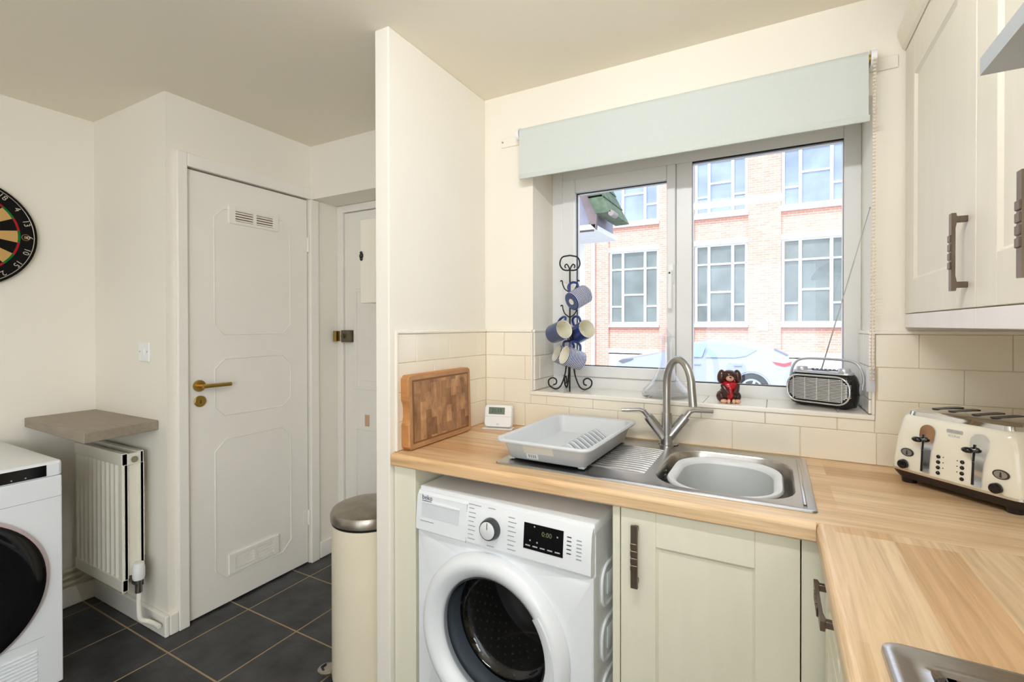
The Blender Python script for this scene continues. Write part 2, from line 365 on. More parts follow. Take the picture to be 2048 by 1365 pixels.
# grout backing and plastic edge trims
bm = NB(); box(bm, (.001, -.0045, .8805), (ox0-.008, 0, 1.273)); box(bm, (ox1+.008, -.0045, .8805), (1.789, 0, 1.273)); box(bm, (ox0-.008, -.0045, .8805), (ox1+.008, 0, oz0-.008))
obj('tile_grout', bm, GROUT, wback)
bm = box(NB(), (0, -.57, .8805), (.0045, -.001, 1.273)); obj('tile_grout', bm, GROUT, wpart)
bm = NB(); box(bm, (0, -.572, 1.2735), (.011, -.001, 1.2845), .003); box(bm, (0, -.577, WT+.001), (.011, -.566, 1.2845), .003); struct('trim_1', bm, TILEW)
bm = NB(); box(bm, (.0115, -.011, 1.2735), (ox0-.001, 0, 1.2845), .003); box(bm, (ox1+.001, -.011, 1.2735), (1.789, 0, 1.2845), .003)
box(bm, (ox0-.007, -.011, oz0-.0075), (ox1+.007, .002, oz0+.008), .003); box(bm, (ox0-.007, -.011, oz0+.008), (ox0+.001, 0, 1.2735), .003); box(bm, (ox1-.001, -.011, oz0+.008), (ox1+.007, 0, 1.2735), .003)
box(bm, (ox0, 0, 1.2735), (ox0+.009, .199, 1.2845), .002); box(bm, (ox1-.009, 0, 1.2735), (ox1, .199, 1.2845), .002)
struct('trim_2', bm, TILEW)
for zz in ((1.032, 1.0735), (1.0755, 1.1735), (1.175, 1.273)):
    ys = [(.004, .1), (.102, .198)] if zz[0] != 1.0755 else [(.004, .05), (.052, .198)]
    for y0, y1 in ys:
        tile(wback, (ox0, y0, zz[0]), (ox0+TT, y1, zz[1]), TILEW); tile(wback, (ox1-TT, y0, zz[0]), (ox1, y1, zz[1]), TILEW)
for i in range(7):
    x0 = .29+tp*(i-1)+.009; a0, a1 = max(x0+G/2, ox0+.0085), min(x0+tp-G/2, ox1-.0085)
    if a1 > a0+.01: tile(wback, (a0, .003, oz0), (a1, .199, oz0+.008), TILEW)
# baseboards
def skirting(name, a, b): struct(name, box(NB(), a, b, .005), GLOSSW)
skirting('baseboard_niche', (-1.752, -.738, 0), (-1.109, -.72, .088))
skirting('baseboard_cupboard', (-1.125, -.72, 0), (-1.109, -.684, .088))
skirting('baseboard_left', (-1.77, -4.2, 0), (-1.752, -.72, .088))
skirting('baseboard_recess', (-1.125, .042, 0), (-1.109, .186, .09))
skirting('baseboard_partition', (-.074, -.59, 0), (-.06, 0, .088))

# ---- window
win = thing('window_1', '', 'window'); del win['label'], win['category']; win['kind'] = 'structure'
Y0, Y1 = .2, .262
bm = NB(); frame_rect(bm, ox0, oz0, ox1, oz1, (.05, .05, .055, .05), Y0, Y1, .003)
box(bm, (.768, Y0, oz0+.055), (.828, Y1, oz1-.05), .003); obj('window_frame', bm, UPVC, win)
bm = NB(); frame_rect(bm, .284, 1.0785, .767, 1.942, (.060, .034, .046, .059), Y0-.012, Y1-.006, .005); sash = obj('sash', bm, UPVC, win)
bm = NB(); frame_rect(bm, .344, 1.1245, .733, 1.883, .0035, Y0+.012, Y0+.02); obj('gasket', bm, BLACKP, sash)
bm = box(NB(), (.344, Y0+.02, 1.1245), (.733, Y0+.026, 1.883)); obj('pane', bm, GLASS, sash)
bm = NB(); frame_rect(bm, .828, 1.077, 1.32, 1.943, (.001, .001, .004, .006), Y0+.004, Y0+.018); obj('gasket', bm, BLACKP, win)
bm = box(NB(), (.828, Y0+.02, 1.077), (1.32, Y0+.026, 1.943)); obj('pane', bm, GLASS, win)
bm = NB(); box(bm, (.739, Y0-.022, 1.465), (.763, Y0-.012, 1.545), .004); box(bm, (.742, Y0-.04, 1.495), (.760, Y0-.022, 1.52), .005); box(bm, (.743, Y0-.045, 1.365), (.759, Y0-.034, 1.515), .005)
h = obj('window_handle', bm, WHITEPL, sash)
bm = cyl(NB(), (.751, Y0-.0465, 1.507), (.751, Y0-.045, 1.507), .004, 12); obj('handle_lock', bm, BLACKP, sash)

# ---- cupboard door (faces +X)
def door_slab(par, wide, high, thick, m):
    pass
d1 = thing('door_1', '', 'door', (-1.128, -.638, 0)); del d1['label'], d1['category']; d1['kind'] = 'structure'
# local frame: u along +Y, x out of the wall
bm = box(NB(), (-.04, .004, .008), (0, .614, 1.986), .002); obj('door_leaf', bm, GLOSSW, d1)
def groove(bm, pts, r=.0025):
    P = [(0.0005, u, z) for u, z in pts]; tube(bm, P, r, 6, closed=True)
def octag(u0, z0, u1, z1, c, corners=(1, 1, 1, 1)):
    o = []
    o += [(u0+c, z0), (u1-c, z0)] if corners[0] else [(u0, z0), (u1-c, z0)]
    o += [(u1, z0+c), (u1, z1-c)]; o += [(u1-c, z1), (u0+c, z1)]; o += [(u0, z1-c), (u0, z0+c)]
    return o
for q in ((.118, 1.262, .508, 1.846, .045), (.118, .885, .508, 1.15, .045), (.118, .125, .508, .775, .05)):
    bm = NB(); groove(bm, octag(*q)); obj('panel_moulding', bm, GLOSSW, d1, 60)
def vent(u0, z0, u1, z1, dark):
    bm = NB()
    P = [(0, u0, z0), (0, u1, z0), (0, u1, z1), (0, u0, z1)]
    for a, b in (((u0+.03, z0), (u1-.03, z0+.014)), ((u0+.03, z1-.014), (u1-.03, z1)), ((u0, z0), (u0+.03, z1)), ((u1-.03, z0), (u1, z1)), (((u0+u1)/2-.008, z0+.014), ((u0+u1)/2+.008, z1-.014))):
        box(bm, (0, a[0], a[1]), (.008, b[0], b[1]), .001, 1)
    v = obj('vent', bm, GLOSSW, d1, label='louvred vent grille')
    obj('vent_back', box(NB(), (.0002, u0+.02, z0+.01), (.0012, u1-.02, z1-.01)), dark, v)
    n = 5
    for i in range(n):
        z = z0+.02+(z1-z0-.036)*(i)/(n-1)
        bm = box(NB(), (.001, u0+.03, z-.004), (.0075, u1-.03, z+.002)); obj('louvre', bm, GLOSSW, v)
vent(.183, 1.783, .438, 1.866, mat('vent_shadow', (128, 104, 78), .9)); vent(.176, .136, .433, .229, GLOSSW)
bm = NB(); M = Matrix.Translation((0, .049, 1.036)) @ Matrix.Rotation(PI/2, 4, 'Y'); lathe(bm, [(0, 0), (.026, 0), (.026, .006), (.024, .009), (0, .009)], 28, M)
rose = obj('handle_rose', bm, BRASS, d1, 40)
bm = NB(); cyl(bm, (.008, .049, 1.036), (.045, .049, 1.036), .009, 14); tube(bm, [(.045, .043, 1.036), (.046, .07, 1.036), (.046, .165, 1.035)], [.0095, .0095, .009], 12)
obj('lever', bm, BRASS, d1, 40)
bm = NB(); M = Matrix.Translation((0, .052, .967)) @ Matrix.Rotation(PI/2, 4, 'Y'); lathe(bm, [(0, 0), (.025, 0), (.025, .006), (.023, .008), (0, .008)], 28, M)
esc = obj('keyhole_rose', bm, BRASS, d1, 40)
obj('keyhole', box(NB(), (.0075, .0505, .958), (.0088, .0535, .972)), BLACKP, d1)
for z in (1.744, .254):
    bm = NB(); cyl(bm, (.006, .615, z-.04), (.006, .615, z+.04), .006, 10); box(bm, (0, .585, z-.038), (.002, .613, z+.038)); obj('hinge', bm, GLOSSW, d1, 40)
bm = NB()
box(bm, (-1.125, -.684, 0), (-1.106, -.642, 2.05), .004); box(bm, (-1.125, -.642, 1.992), (-1.106, .0, 2.05), .004); box(bm, (-1.125, -.017, 0), (-1.106, .036, 1.992), .004)
struct('trim_3', bm, GLOSSW)
bm = NB(); box(bm, (-1.8, -.64, 0), (-1.78, .2, 2.0)); 
bm.free()
bm = NB(); box(bm, (-1.3, -.66, 0), (-1.27, 0, CZ)); struct('wall_cupboard_inside', bm, DARK)

# ---- entrance door in the recess
d2 = thing('door_2', '', 'door', (-1.118, .188, 0)); del d2['label'], d2['category']; d2['kind'] = 'structure'
bm = NB(); box(bm, (.045, 0, .01), (.85, .045, 1.95), .002); leaf = obj('door_leaf', bm, GLOSSW, d2)
bm = NB(); frame_rect(bm, -.006, 0, .866, 1.994, (.045, .04, .012, .04), -.012, .06, .003); obj('door_frame', bm, GLOSSW, d2)
for (x0, z0, x1, z1) in ((.12, .94, .40, 1.515), (.47, .94, .76, 1.515), (.12, .16, .40, .735), (.47, .16, .76, .735)):
    bm = NB(); frame_rect(bm, x0, z0, x1, z1, .022, -.007, 0, .003); box(bm, (x0+.05, -.005, z0+.05), (x1-.05, 0, z1-.05), .004); obj('door_panel', bm, GLOSSW, leaf)
bm = NB(); box(bm, (-.004, -.045, 1.212), (.022, -.013, 1.272), .002); obj('lock_keep', bm, BRASS, d2)
bm = NB(); box(bm, (.046, -.032, 1.207), (.115, 0, 1.276), .003); cyl(bm, (.07, -.044, 1.242), (.07, -.032, 1.242), .011, 14); obj('rim_lock', bm, mat('aged_bronze_lock', (112, 104, 84), .45, metal=.7, var=.15, scale=20), d2, label='dark bronze rim latch')
bm = box(NB(), (.205, -.006, .735), (.235, 0, .80), .001); obj('letter_plate', bm, mat('copper_plate', (214, 178, 150), .4, metal=.4), leaf)

# ================================================================== OUTSIDE
K = 1.203; YF = 16.0
def fx(x): return 1.11+(x-1.11)*K
def fz(z): return 1.301+(z-1.301)*K
GZ = -.62
bm = box(NB(), (-30, .6, GZ-.2), (30, 13.6, GZ)); g = struct('road', bm, mat('pale_asphalt', (168, 168, 170), .9, var=.08, scale=3))
bm = box(NB(), (-30, 13.6, GZ-.2), (30, YF+.3, GZ+.1)); struct('pavement', bm, mat('pavement_slabs', (190, 188, 184), .9, var=.05))
BR = brickmat('pale_red_brick', (218, 164, 146), (226, 180, 164), (230, 210, 200)); BR2 = brickmat('deep_red_brick', (210, 146, 130), (216, 156, 140), (216, 190, 178))
BW = mat('white_masonry_paint', (240, 240, 240), .8)
FW = mat('white_metal_window', (244, 246, 250), .5)
FG = mat('factory_window_pane', (120, 130, 130), .06, var=.25, scale=1.2, spec=.8)
FGU = mat('factory_upper_pane', (150, 165, 190), .05, var=.2, scale=1.0, spec=1.0)
b = thing('brick_building', 'long two storey red brick works with white windows across the street', 'building', (0, YF, GZ))
OZ = -GZ
PW = [(-9.0, -8.2), (-6.7, -5.9), (-4.44, -3.48), (-1.92, -.93), (.48, 1.276), (2.86, 3.66), (5.2, 6.0)]
for (x0, x1) in PW:
    bm = box(NB(), (fx(x0), 0, 0), (fx(x1), .4, 9.2)); obj('brick_pier', bm, BR, b)
def bayparts(x0, x1):
    X0, X1 = fx(x0), fx(x1)
    z = lambda q: fz(q)+OZ
    bm = NB(); box(bm, (X0, .06, z(.57)), (X1, .4, z(1.24))); obj('brick_panel', bm, BR, b)
    bm = NB(); box(bm, (X0, .06, z(3.74)), (X1, .4, z(4.30))); obj('brick_panel', bm, BR, b)
    for q0, q1 in ((4.22, 4.36), (1.09, 1.23)): obj('soldier_course', box(NB(), (X0, .05, z(q0)), (X1, .062, z(q1))), BR2, b)
    bm = NB(); box(bm, (X0, .03, 0), (X1, .4, z(.40))); box(bm, (X0, .0, z(.44)), (X1, .4, z(.57))); obj('plinth', bm, BW, b)
    bm = NB(); box(bm, (X0, -.01, z(3.60)), (X1, .4, z(3.73))); obj('lintel', bm, BW, b)
    bm = NB(); box(bm, (X0, -.05, z(1.24)), (X1, .4, z(1.33))); obj('window_sill', bm, mat('grey_stone_sill', (196, 200, 212), .8), b)
    bm = NB(); box(bm, (X0, -.05, z(4.36)), (X1, .4, z(4.47))); obj('window_sill', bm, BW, b)
    bm = NB(); box(bm, (X0, .02, z(6.7)), (X1, .4, 9.2)); obj('brick_panel', bm, BR, b)
    w = x1-x0
    m1, m2 = x0+w*.28, x0+w*.72
    for (zb, zt, rows, pm) in ((1.33, 3.6, ((1.89, 3.05), (2.25, 3.05), (1.89, 3.05)), FG), (4.47, 6.7, ((5.0, 6.0), (5.37, 6.0), (5.0, 6.0)), FGU)):
        bm = NB()
        for xx in (x0+.045, m1, m2, x1-.045): box(bm, (fx(xx)-.045, .095, z(zb)+.09), (fx(xx)+.045, .205, z(zt)-.05), 0)
        cols = ((x0+.07, m1), (m1, m2), (m2, x1-.07))
        for (c0, c1), rws in zip(cols, rows):
            for q in rws: box(bm, (fx(c0), .105, z(q)-.03), (fx(c1), .195, z(q)+.03))
        box(bm, (X0, .10, z(zb)), (X1, .2, z(zb)+.09)); box(bm, (X0, .10, z(zt)-.05), (X1, .2, z(zt)))
        wf = obj('window', bm, FW, b)
        for (c0, c1), rws in zip(cols, rows):
            zs = [zb]+list(rws)+[zt]
            for q0, q1 in zip(zs, zs[1:]):
                bm = box(NB(), (fx(c0), .15, z(q0)), (fx(c1), .17, z(q1))); obj('pane', bm, pm, wf)
for a, c in zip(PW, PW[1:]): bayparts(a[1], c[0])
bm = box(NB(), (fx(-9.0), .4, 0), (fx(6.0), .6, 9.2)); obj('back_wall', bm, BR2, b)
bm = cyl(NB(), (fx(-3.97), -.07, OZ+fz(-.2)), (fx(-3.97), -.07, 9.1), .07, 14); obj('downpipe', bm, BW, b, 40)
bm = box(NB(), (fx(.70), -.025, OZ+fz(1.15)), (fx(.97), 0, OZ+fz(1.45)), .005); obj('wall_plaque', bm, mat('pale_plaque', (232, 236, 240), .5), b)

# neighbour's eaves seen at the left of the window
nb = thing('neighbouring_roof', 'mossy tiled eaves with brown fascia of the neighbouring house at left', 'roof', (-.66, 3.0, 2.3))
MOSS = mat('mossy_roof_tile', (96, 112, 92), .95, var=.35, scale=14, bump=.4, bscale=30); FAS = mat('weathered_fascia', (128, 112, 116), .8, var=.12, scale=6); SOF = mat('white_soffit', (236, 236, 240), .6)
def pt(x, z): return (x+.66, z-2.3)
obj('gable_boarding', box(NB(), (-.75, .05, .06), (.06, .9, .95)), mat('grey_boarding', (142, 142, 160), .8, var=.06), nb)
bm = NB(); prism(bm, [pt(-.90, 3.30), pt(-.62, 2.69), pt(-.50, 2.45), pt(-.515, 2.30), pt(-.575, 2.36), pt(-.70, 2.69), pt(-.98, 3.30)], .0, .05, 'y'); obj('bargeboard', bm, FAS, nb)
obj('soffit', box(NB(), (-.75, .0, .0), (.14, .8, .055)), SOF, nb)
obj('fascia_trim', box(NB(), (-.75, -.012, -.02), (.13, .0, .0)), mat('dark_trim', (70, 64, 66), .7), nb)
for i in range(5):
    dx, dz = -.1*i*.75, .22*i*.75
    P = [(dx+.31+.012, dz+.155), (dx+.16, dz+.15), (dx+.16-.085, dz+.15+.185), (dx+.31-.085, dz+.155+.185)]
    for j in range(3): obj('roof_tile', prism(NB(), P, -.05+.24*j, .185+.24*j, 'y'), MOSS, nb)
bm = NB(); cyl(bm, (.325, -.05, .14), (.325, .1, .14), .03, 12); obj('gutter', bm, mat('grey_gutter', (150, 140, 136), .6), nb, 40)
bm = box(NB(), (-2.2, .1, -2.92), (-.3, .9, .0)); obj('house_wall', bm, mat('white_render', (240, 240, 238), .8), nb)

# ---- car
CB = mat('silver_blue_car_paint', (176, 184, 206), .25, metal=.15, var=.02, coat=.5)
CGL = mat('car_glass', (150, 180, 205), .06, var=.1, spec=.8)
TYRE = mat('tyre_rubber', (30, 34, 44), .8); ALLOY = mat('alloy_wheel', (205, 210, 218), .3, metal=.6)
c = thing('car', 'silver hatchback parked across the street in front of the brick building', 'car', (0, 0, GZ))
YN, YR = 11.5, 13.25
def cx_(x): return 1.11+(x-1.11)*1.2
def cz_(z): return 1.301+(z-1.301)*1.2-GZ
top = [(-2.10, .47), (-1.98, .53), (-1.84, .56), (-1.3, .66), (-1.05, .71), (-.72, .85), (-.40, .93), (-.2, .965), (.1, .975), (.39, .955), (.79, .91), (1.10, .80), (1.12, .775), (1.36, .655), (1.40, .57), (1.45, .45), (1.46, .28), (1.43, .05), (1.38, -.02)]
botm = [(-2.02, -.02), (-2.13, .15), (-2.14, .36)]
belt = .60
def side(y, inset, roofinset):
    out = []
    for x, z in top+botm:
        t = max(0, (z-belt)/.38)
        yy = y+inset+roofinset*t
        out.append((cx_(x), yy, cz_(z)))
    return out
A = side(YN, .0, .28); B = [(p[0], YN+YR-p[1], p[2]) for p in A]
A0 = [(p[0], p[1]+.05, p[2]) for p in A]
def shrink(ring, s, yc):
    cxm = sum(p[0] for p in ring)/len(ring); czm = sum(p[2] for p in ring)/len(ring)
    return [(cxm+(p[0]-cxm)*s, p[1]+yc, czm+(p[2]-czm)*s) for p in ring]
bm = NB(); loft(bm, [A, [(p[0], YN+.45*(1)+(p[1]-YN)*.5, p[2]+.015) for p in A], [(p[0], YR-.45-(YR-p[1])*.5, p[2]+.015) for p in B], B]); obj('body', bm, CB, c, 35)
def sidept(x, z, o=.012): t = max(0, (z-belt)/.38); return (cx_(x), YN+.28*t-o, cz_(z))
def plate(pts, o=.012, th=.02):
    bm = NB(); a = [sidept(x, z, o) for x, z in pts]; loft(bm, [a, [(p[0], p[1]+th, p[2]) for p in a]]); return bm
obj('rear_window', plate([(-.19, .612), (.40, .622), (.60, .66), (.80, .785), (.39, .88), (-.10, .905)]), CGL, c)
obj('front_window', plate([(-.95, .61), (-.26, .612), (-.17, .905), (-.38, .885), (-.62, .80)]), CGL, c)
obj('door_handle', plate([(-.43, .445), (-.28, .45), (-.28, .47), (-.43, .465)], .03), CB, c); obj('door_handle', plate([(.37, .445), (.52, .45), (.52, .47), (.37, .465)], .03), CB, c)
obj('tail_light', plate([(1.08, .56), (1.30, .53), (1.43, .575), (1.40, .50), (1.30, .465), (1.15, .50)], .02, .06), mat('red_tail_light', (206, 72, 84), .2), c)
obj('headlight', plate([(-2.09, .47), (-1.98, .52), (-1.75, .54), (-1.80, .49), (-2.0, .42)], .02, .05), mat('headlight_lens', (120, 122, 130), .1), c)
bm = NB(); a = [(cx_(1.10), YN+.4, cz_(.79)), (cx_(1.36), YN+.28, cz_(.665)), (cx_(1.36), YR-.28, cz_(.665)), (cx_(1.10), YR-.4, cz_(.79))]; loft(bm, [a, [(p[0]+.03, p[1], p[2]+.03) for p in a]]); obj('tailgate_glass', bm, mat('dark_car_glass', (110, 120, 140), .1), c)
for xw, zc in ((-1.575, -.02), (.71, -.02)):
    X, Z = cx_(xw), .345
    for yy, sgn in ((YN, 1), (YR, -1)):
        Mx = Matrix.Translation((X, yy-sgn*.018, Z)) @ Matrix.Rotation(-sgn*PI/2, 4, 'X')
        bm = lathe(NB(), [(.39, .0), (.39, .03), (.405, .03), (.43, .012), (.43, 0)], 32, Mx); obj('wheel_arch', bm, CB, c, 40)
        bm = lathe(NB(), [(0, .004), (.39, .004), (.39, .014), (0, .014)], 32, Mx); obj('arch_liner', bm, TYRE, c, 40)
        bm = lathe(NB(), [(0, -.02), (.225, -.03), (.32, -.02), (.345, -.005), (.345, .018), (0, .018)], 32, Mx); w = obj('wheel', bm, TYRE, c, 40)
        bm = lathe(NB(), [(.205, -.032), (.245, -.036), (.25, -.028), (.205, -.026)], 32, Mx)
        for k in range(5):
            Mk = Mx @ Matrix.Rotation(2*PI*k/5, 4, 'Z'); box(bm, (.02, -.03, -.04), (.215, .03, -.025), .004, 1, Mk)
        cyl(bm, Mx @ Vector((0, 0, -.045)), Mx @ Vector((0, 0, -.02)), .06, 14); obj('alloy_rim', bm, ALLOY, w, 40)

# ================================================================== WORKTOPS
def nosing(bm, axis, a, b, front, back, z0, z1, r=.012):
    prof = [(back, z0), (front+r*.4, z0), (front, z0+r*.4), (front, z1-r)]
    for i in range(1, 5): t = PI/2*i/4; prof.append((front+r-r*math.cos(t), z1-r+r*math.sin(t)))
    prof.append((back, z1))
    f = (lambda q, t: (t, q[0], q[1])) if axis == 'x' else (lambda q, t: (q[0], t, q[1]))
    loft(bm, [[f(q, a) for q in prof], [f(q, b) for q in prof]])
bm = NB(); nosing(bm, 'x', .003, 1.1895, -.598, -.55, .84, WT)
box(bm, (.003, -.55, .84), (.80, -.003, WT)); box(bm, (1.172, -.55, .84), (1.1895, -.003, WT)); box(bm, (.80, -.55, .84), (1.172, -.502, WT)); box(bm, (.80, -.068, .84), (1.172, -.003, WT)); box(bm, (1.1895, -.583, .84), (1.787, -.003, WT))
tag(obj('worktop', bm, WOODX, None), 'oak effect worktop along the window wall, holding the sink', 'worktop')
bm = NB(); nosing(bm, 'y', -2.4, -.5845, 1.19, 1.24, .84, WT); box(bm, (1.24, -2.4, .84), (1.787, -.5845, WT))
tag(obj('worktop', bm, WOODY, None), 'oak effect worktop along the right wall, with the hob set in it', 'worktop')

# ================================================================== CABINETS
def shaker(w, h, stile, rail, t=.02, rec=.007):
    bm = NB(); frame_rect(bm, 0, 0, w, h, (stile[0], stile[1], rail[0], rail[1]), 0, t, .0015)
    box(bm, (stile[0]-.004, rec, rail[0]-.004), (w-stile[1]+.004, t-.002, h-rail[1]+.004))
    # sloping bead round the panel
    x0, x1, z0, z1 = stile[0], w-stile[1], rail[0], h-rail[1]; q = .006
    loft(bm, [[(x0, .001, z0), (x1, .001, z0), (x1, .001, z1), (x0, .001, z1)], [(x0+q, rec, z0+q), (x1-q, rec, z0+q), (x1-q, rec, z1-q), (x0+q, rec, z1-q)]], False, False)
    return bm
def pull(L=.155):
    """bar handle, local: along z, stands off toward -y"""
    bm = NB(); w = .0165
    P = []
    prof = [(-L/2, .0045), (-L/2+.012, .006), (-L/2+.03, .004), (L/2-.03, .004), (L/2-.012, .006), (L/2, .0045)]
    rings = []
    for z, th in prof: rings.append([(-w/2, -.026, z), (w/2, -.026, z), (w/2, -.026+th*1.6, z), (-w/2, -.026+th*1.6, z)])
    loft(bm, rings)
    for s in (-1, 1): box(bm, (-.006, -.022, s*(L/2-.012)-.006), (.006, 0, s*(L/2-.012)+.006), .001, 1)
    for i in range(4): box(bm, (-w/2-.0005, -.0285, -.034+.018*i), (w/2+.0005, -.0255, -.034+.018*i+.0145), .0012, 1)
    return bm
def put(o, M): o.matrix_local = M; return o
MX = lambda loc: frame((0, -1, 0), (1, 0, 0), (0, 0, 1), loc)       # local x -> -Y, local y -> +X : fronts face -X
# sink unit
u = thing('base_cabinet', 'cream shaker base cabinet under the sink, right of the washing machine', 'cabinet', (.745, -.58, 0))
bm = NB(); box(bm, (0, 0, .0), (.019, .56, .838), .001, 1); box(bm, (.422, .021, .1), (.44, .56, .838)); box(bm, (.019, .021, .1), (.422, .56, .118)); box(bm, (.019, .545, .118), (.422, .56, .7)); obj('carcass', bm, CREAM, u)
bm = box(NB(), (.019, .06, 0), (.44, .075, .1)); obj('plinth', bm, CREAM, u)
bm = shaker(.395, .69, (.088, .088), (.09, .085)); d = obj('door', bm, CREAM, u); put(d, Matrix.Translation((.0215, 0, .145)))
h = obj('handle', pull(), BRONZE, d); put(h, Matrix.Translation((.040, 0, .580)))
bm = box(NB(), (.419, .0, .02), (.4665, .019, .838), .001, 1); obj('corner_post', bm, CREAM, u)
# left filler panel
bm = box(NB(), (.003, -.58, 0), (.092, -.56, .838), .001, 1); box(bm, (.074, -.56, 0), (.092, -.02, .838)); tag(obj('end_panel', bm, CREAM), 'cream filler panel between the partition and the washing machine', 'panel')
# drawer unit on right run
u = thing('drawer_unit', 'cream drawer unit with horizontal bronze handle under the right worktop', 'cabinet', (1.206, -.6005, 0))
bm = NB(); box(bm, (.022, -.30, .1), (.572, -.001, .838)); box(bm, (.07, -.30, 0), (.572, -.001, .1)); obj('carcass', bm, CREAM, u)
for z0, hh in ((.695, .14), (.145, .545)):
    bm = shaker(.295, hh, (.05, .05), (.035, .035)); dr = obj('drawer' if hh < .2 else 'door', bm, CREAM, u); put(dr, MX((0, -.003, z0)))
    if hh < .2: h = obj('handle', pull(), BRONZE, dr); put(h, Matrix.Translation((.1475, 0, hh-.045)) @ Matrix.Rotation(PI/2, 4, 'Y'))
# cabinet below the hob (front mostly hidden by the worktop)
# wall units
def wallunit(label, y0, y1, xd, hl, stl):
    u = thing('wall_cabinet', label, 'cabinet', (1.447, y0, 0), 0, None)
    L = y0-y1
    bm = NB(); box(bm, (.021, -L, 1.335), (.341, -.0, 2.10)); obj('carcass', bm, CREAMU, u)
    bm = shaker(L-.004, .767, stl, (.093, .11)); d = obj('door', bm, CREAMU, u); put(d, MX((0, -.002, 1.335)))
    h = obj('handle', pull(.155), BRONZE, d); put(h, Matrix.Translation((hl, 0, .112)))
    bm = box(NB(), (.0, -L, 1.294), (.018, -.0, 1.3325), .001, 1); obj('light_pelmet', bm, mat('white_pelmet', (236, 232, 230), .4), u)
    prof = [(-.002, 2.104), (-.008, 2.112), (-.02, 2.15), (-.02, 2.162), (.03, 2.162), (.03, 2.104)]
    bm = NB(); loft(bm, [[(q[0], -.0, q[1]) for q in prof], [(q[0], -L, q[1]) for q in prof]]); obj('cornice', bm, CREAMU, u)
    return u
wallunit('ivory wall cabinet with bronze handle beside the window', -.004, -.567, None, .515, (.098, .11))
wallunit('ivory wall cabinet half behind the cooker hood at the right edge', -.568, -.985, None, .26, (.095, .095))
t = thing('under_cabinet_light', 'slim pale strip light under the wall cabinet above the toaster', 'light', (1.60, -.1, 1.3))
obj('housing', box(NB(), (-.02, -.42, .005), (.02, 0, .034), .003), WHITEPL, t); obj('diffuser', box(NB(), (-.016, -.41, .0), (.016, -.01, .006)), mat('opal_plastic', (226, 222, 214), .4), t)
# hood
t = thing('cooker_hood', 'grey steel cooker hood over the hob at the top right corner', 'cooker hood', (1.331, -1.0, 1.606))
HS = mat('grey_hood_steel', (186, 190, 196), .35, metal=.55, var=.03)
bm = NB(); A = [(0, 0, 0), (.455, 0, 0), (.455, -.6, 0), (0, -.6, 0)]
loft(bm, [A, [(p[0], p[1], .021) for p in A], [(.21, -.18, .15), (.455, -.18, .15), (.455, -.42, .15), (.21, -.42, .15)]]); obj('canopy', bm, HS, t)
bm = box(NB(), (.23, -.4, .15), (.455, -.2, .67)); obj('chimney', bm, HS, t)
bm = NB(); box(bm, (.05, -.28, -.004), (.40, -.04, 0)); box(bm, (.05, -.56, -.004), (.40, -.32, 0)); obj('grease_filter', bm, STEEL, t)
# hob
t = thing('hob', 'stainless steel framed black hob set in the right worktop', 'hob', (1.232, -1.005, WT))
HSz = [(.0, .001, .02), (.001, .007, .02), (.006, .010, .018), (.012, .010, .016), (.026, .0065, .014), (.034, .0065, .014), (.042, .0085, .012), (.048, .002, .012)]
bm = NB(); rings = []
for ins, z, r in HSz: rings.append(at_z(rr(.255, -.29, .51-2*ins, .58-2*ins, r), z))
loft(bm, rings, True, False); obj('frame', bm, STEEL, t, 50)
bm = NB(); loft(bm, [at_z(rr(.255, -.29, .416, .486, .01), .0012), at_z(rr(.255, -.29, .416, .486, .01), .004)]); hg = obj('glass_plate', bm, mat('smoked_hob_glass', (58, 52, 50), .07, spec=.9), t)
bm = NB(); 
for x0, y0, x1, y1 in ((.055, -.062, .455, -.050), (.055, -.53, .455, -.518), (.055, -.53, .067, -.05)): box(bm, (x0, y0, .004), (x1, y1, .0075), .002)
obj('inner_rail', bm, mat('dark_steel', (120, 116, 110), .25, metal=.9), t)
for x, y, r in ((.15, -.17, .07), (.36, -.17, .09), (.15, -.41, .09), (.36, -.41, .07)):
    bm = lathe(NB(), [(r-.004, .004), (r, .004), (r, .0046), (r-.004, .0046)], 40, Matrix.Translation((x, y, 0))); obj('cooking_zone', bm, INKL, t)

# ================================================================== SINK, TAP, BOWL
t = thing('kitchen_sink', 'stainless steel sink with drainer set in the worktop below the window', 'sink', (.36, -.53, WT))
SW, SD = .838, .50
n = 8
def ring(cx0, cy0, w, h2, r, z): return at_z(rr(cx0, cy0, w, h2, r, n), z)
bc = (.627, .245)
rings = [ring(SW/2, SD/2, SW, SD, .012, .0005), ring(SW/2, SD/2, SW-.004, SD-.004, .012, .004), ring(SW/2, SD/2, SW-.014, SD-.014, .012, .0052), ring(SW/2, SD/2, SW-.034, SD-.034, .02, .002),
         ring(bc[0], bc[1], .356, .42, .11, .002), ring(bc[0], bc[1], .345, .408, .105, .0005), ring(bc[0], bc[1], .336, .40, .10, -.006), ring(bc[0], bc[1], .325, .388, .095, -.12), ring(bc[0], bc[1], .30, .36, .09, -.145), ring(bc[0], bc[1], .06, .06, .03, -.15)]
bm = NB(); loft(bm, rings, False, True); obj('sink_top', bm, STEEL, t, 40)
bm = NB()
for i in range(13):
    y = .115+.0225*i; tube(bm, [(.03, y, .001), (.05, y, .003), (.40, y, .003), (.43, y, .001)], .0038, 8)
obj('drainer_ridges', bm, STEEL, t, 50)
bm = NB(); box(bm, (.811, .04, .002), (.819, .46, .0075), .003); obj('raised_edge', bm, STEEL, t, 50)
bm = NB(); loft(bm, [ring(.40, .455, .10, .012, .005, .002), ring(.40, .455, .10, .012, .005, .004)]); bm.free()
bm = NB()
for k in range(3): cyl(bm, (.47, .19+.012*k, -.03-.0*k), (.4705, .19+.012*k, -.03), .004, 8)
bm.free()
bm = NB()
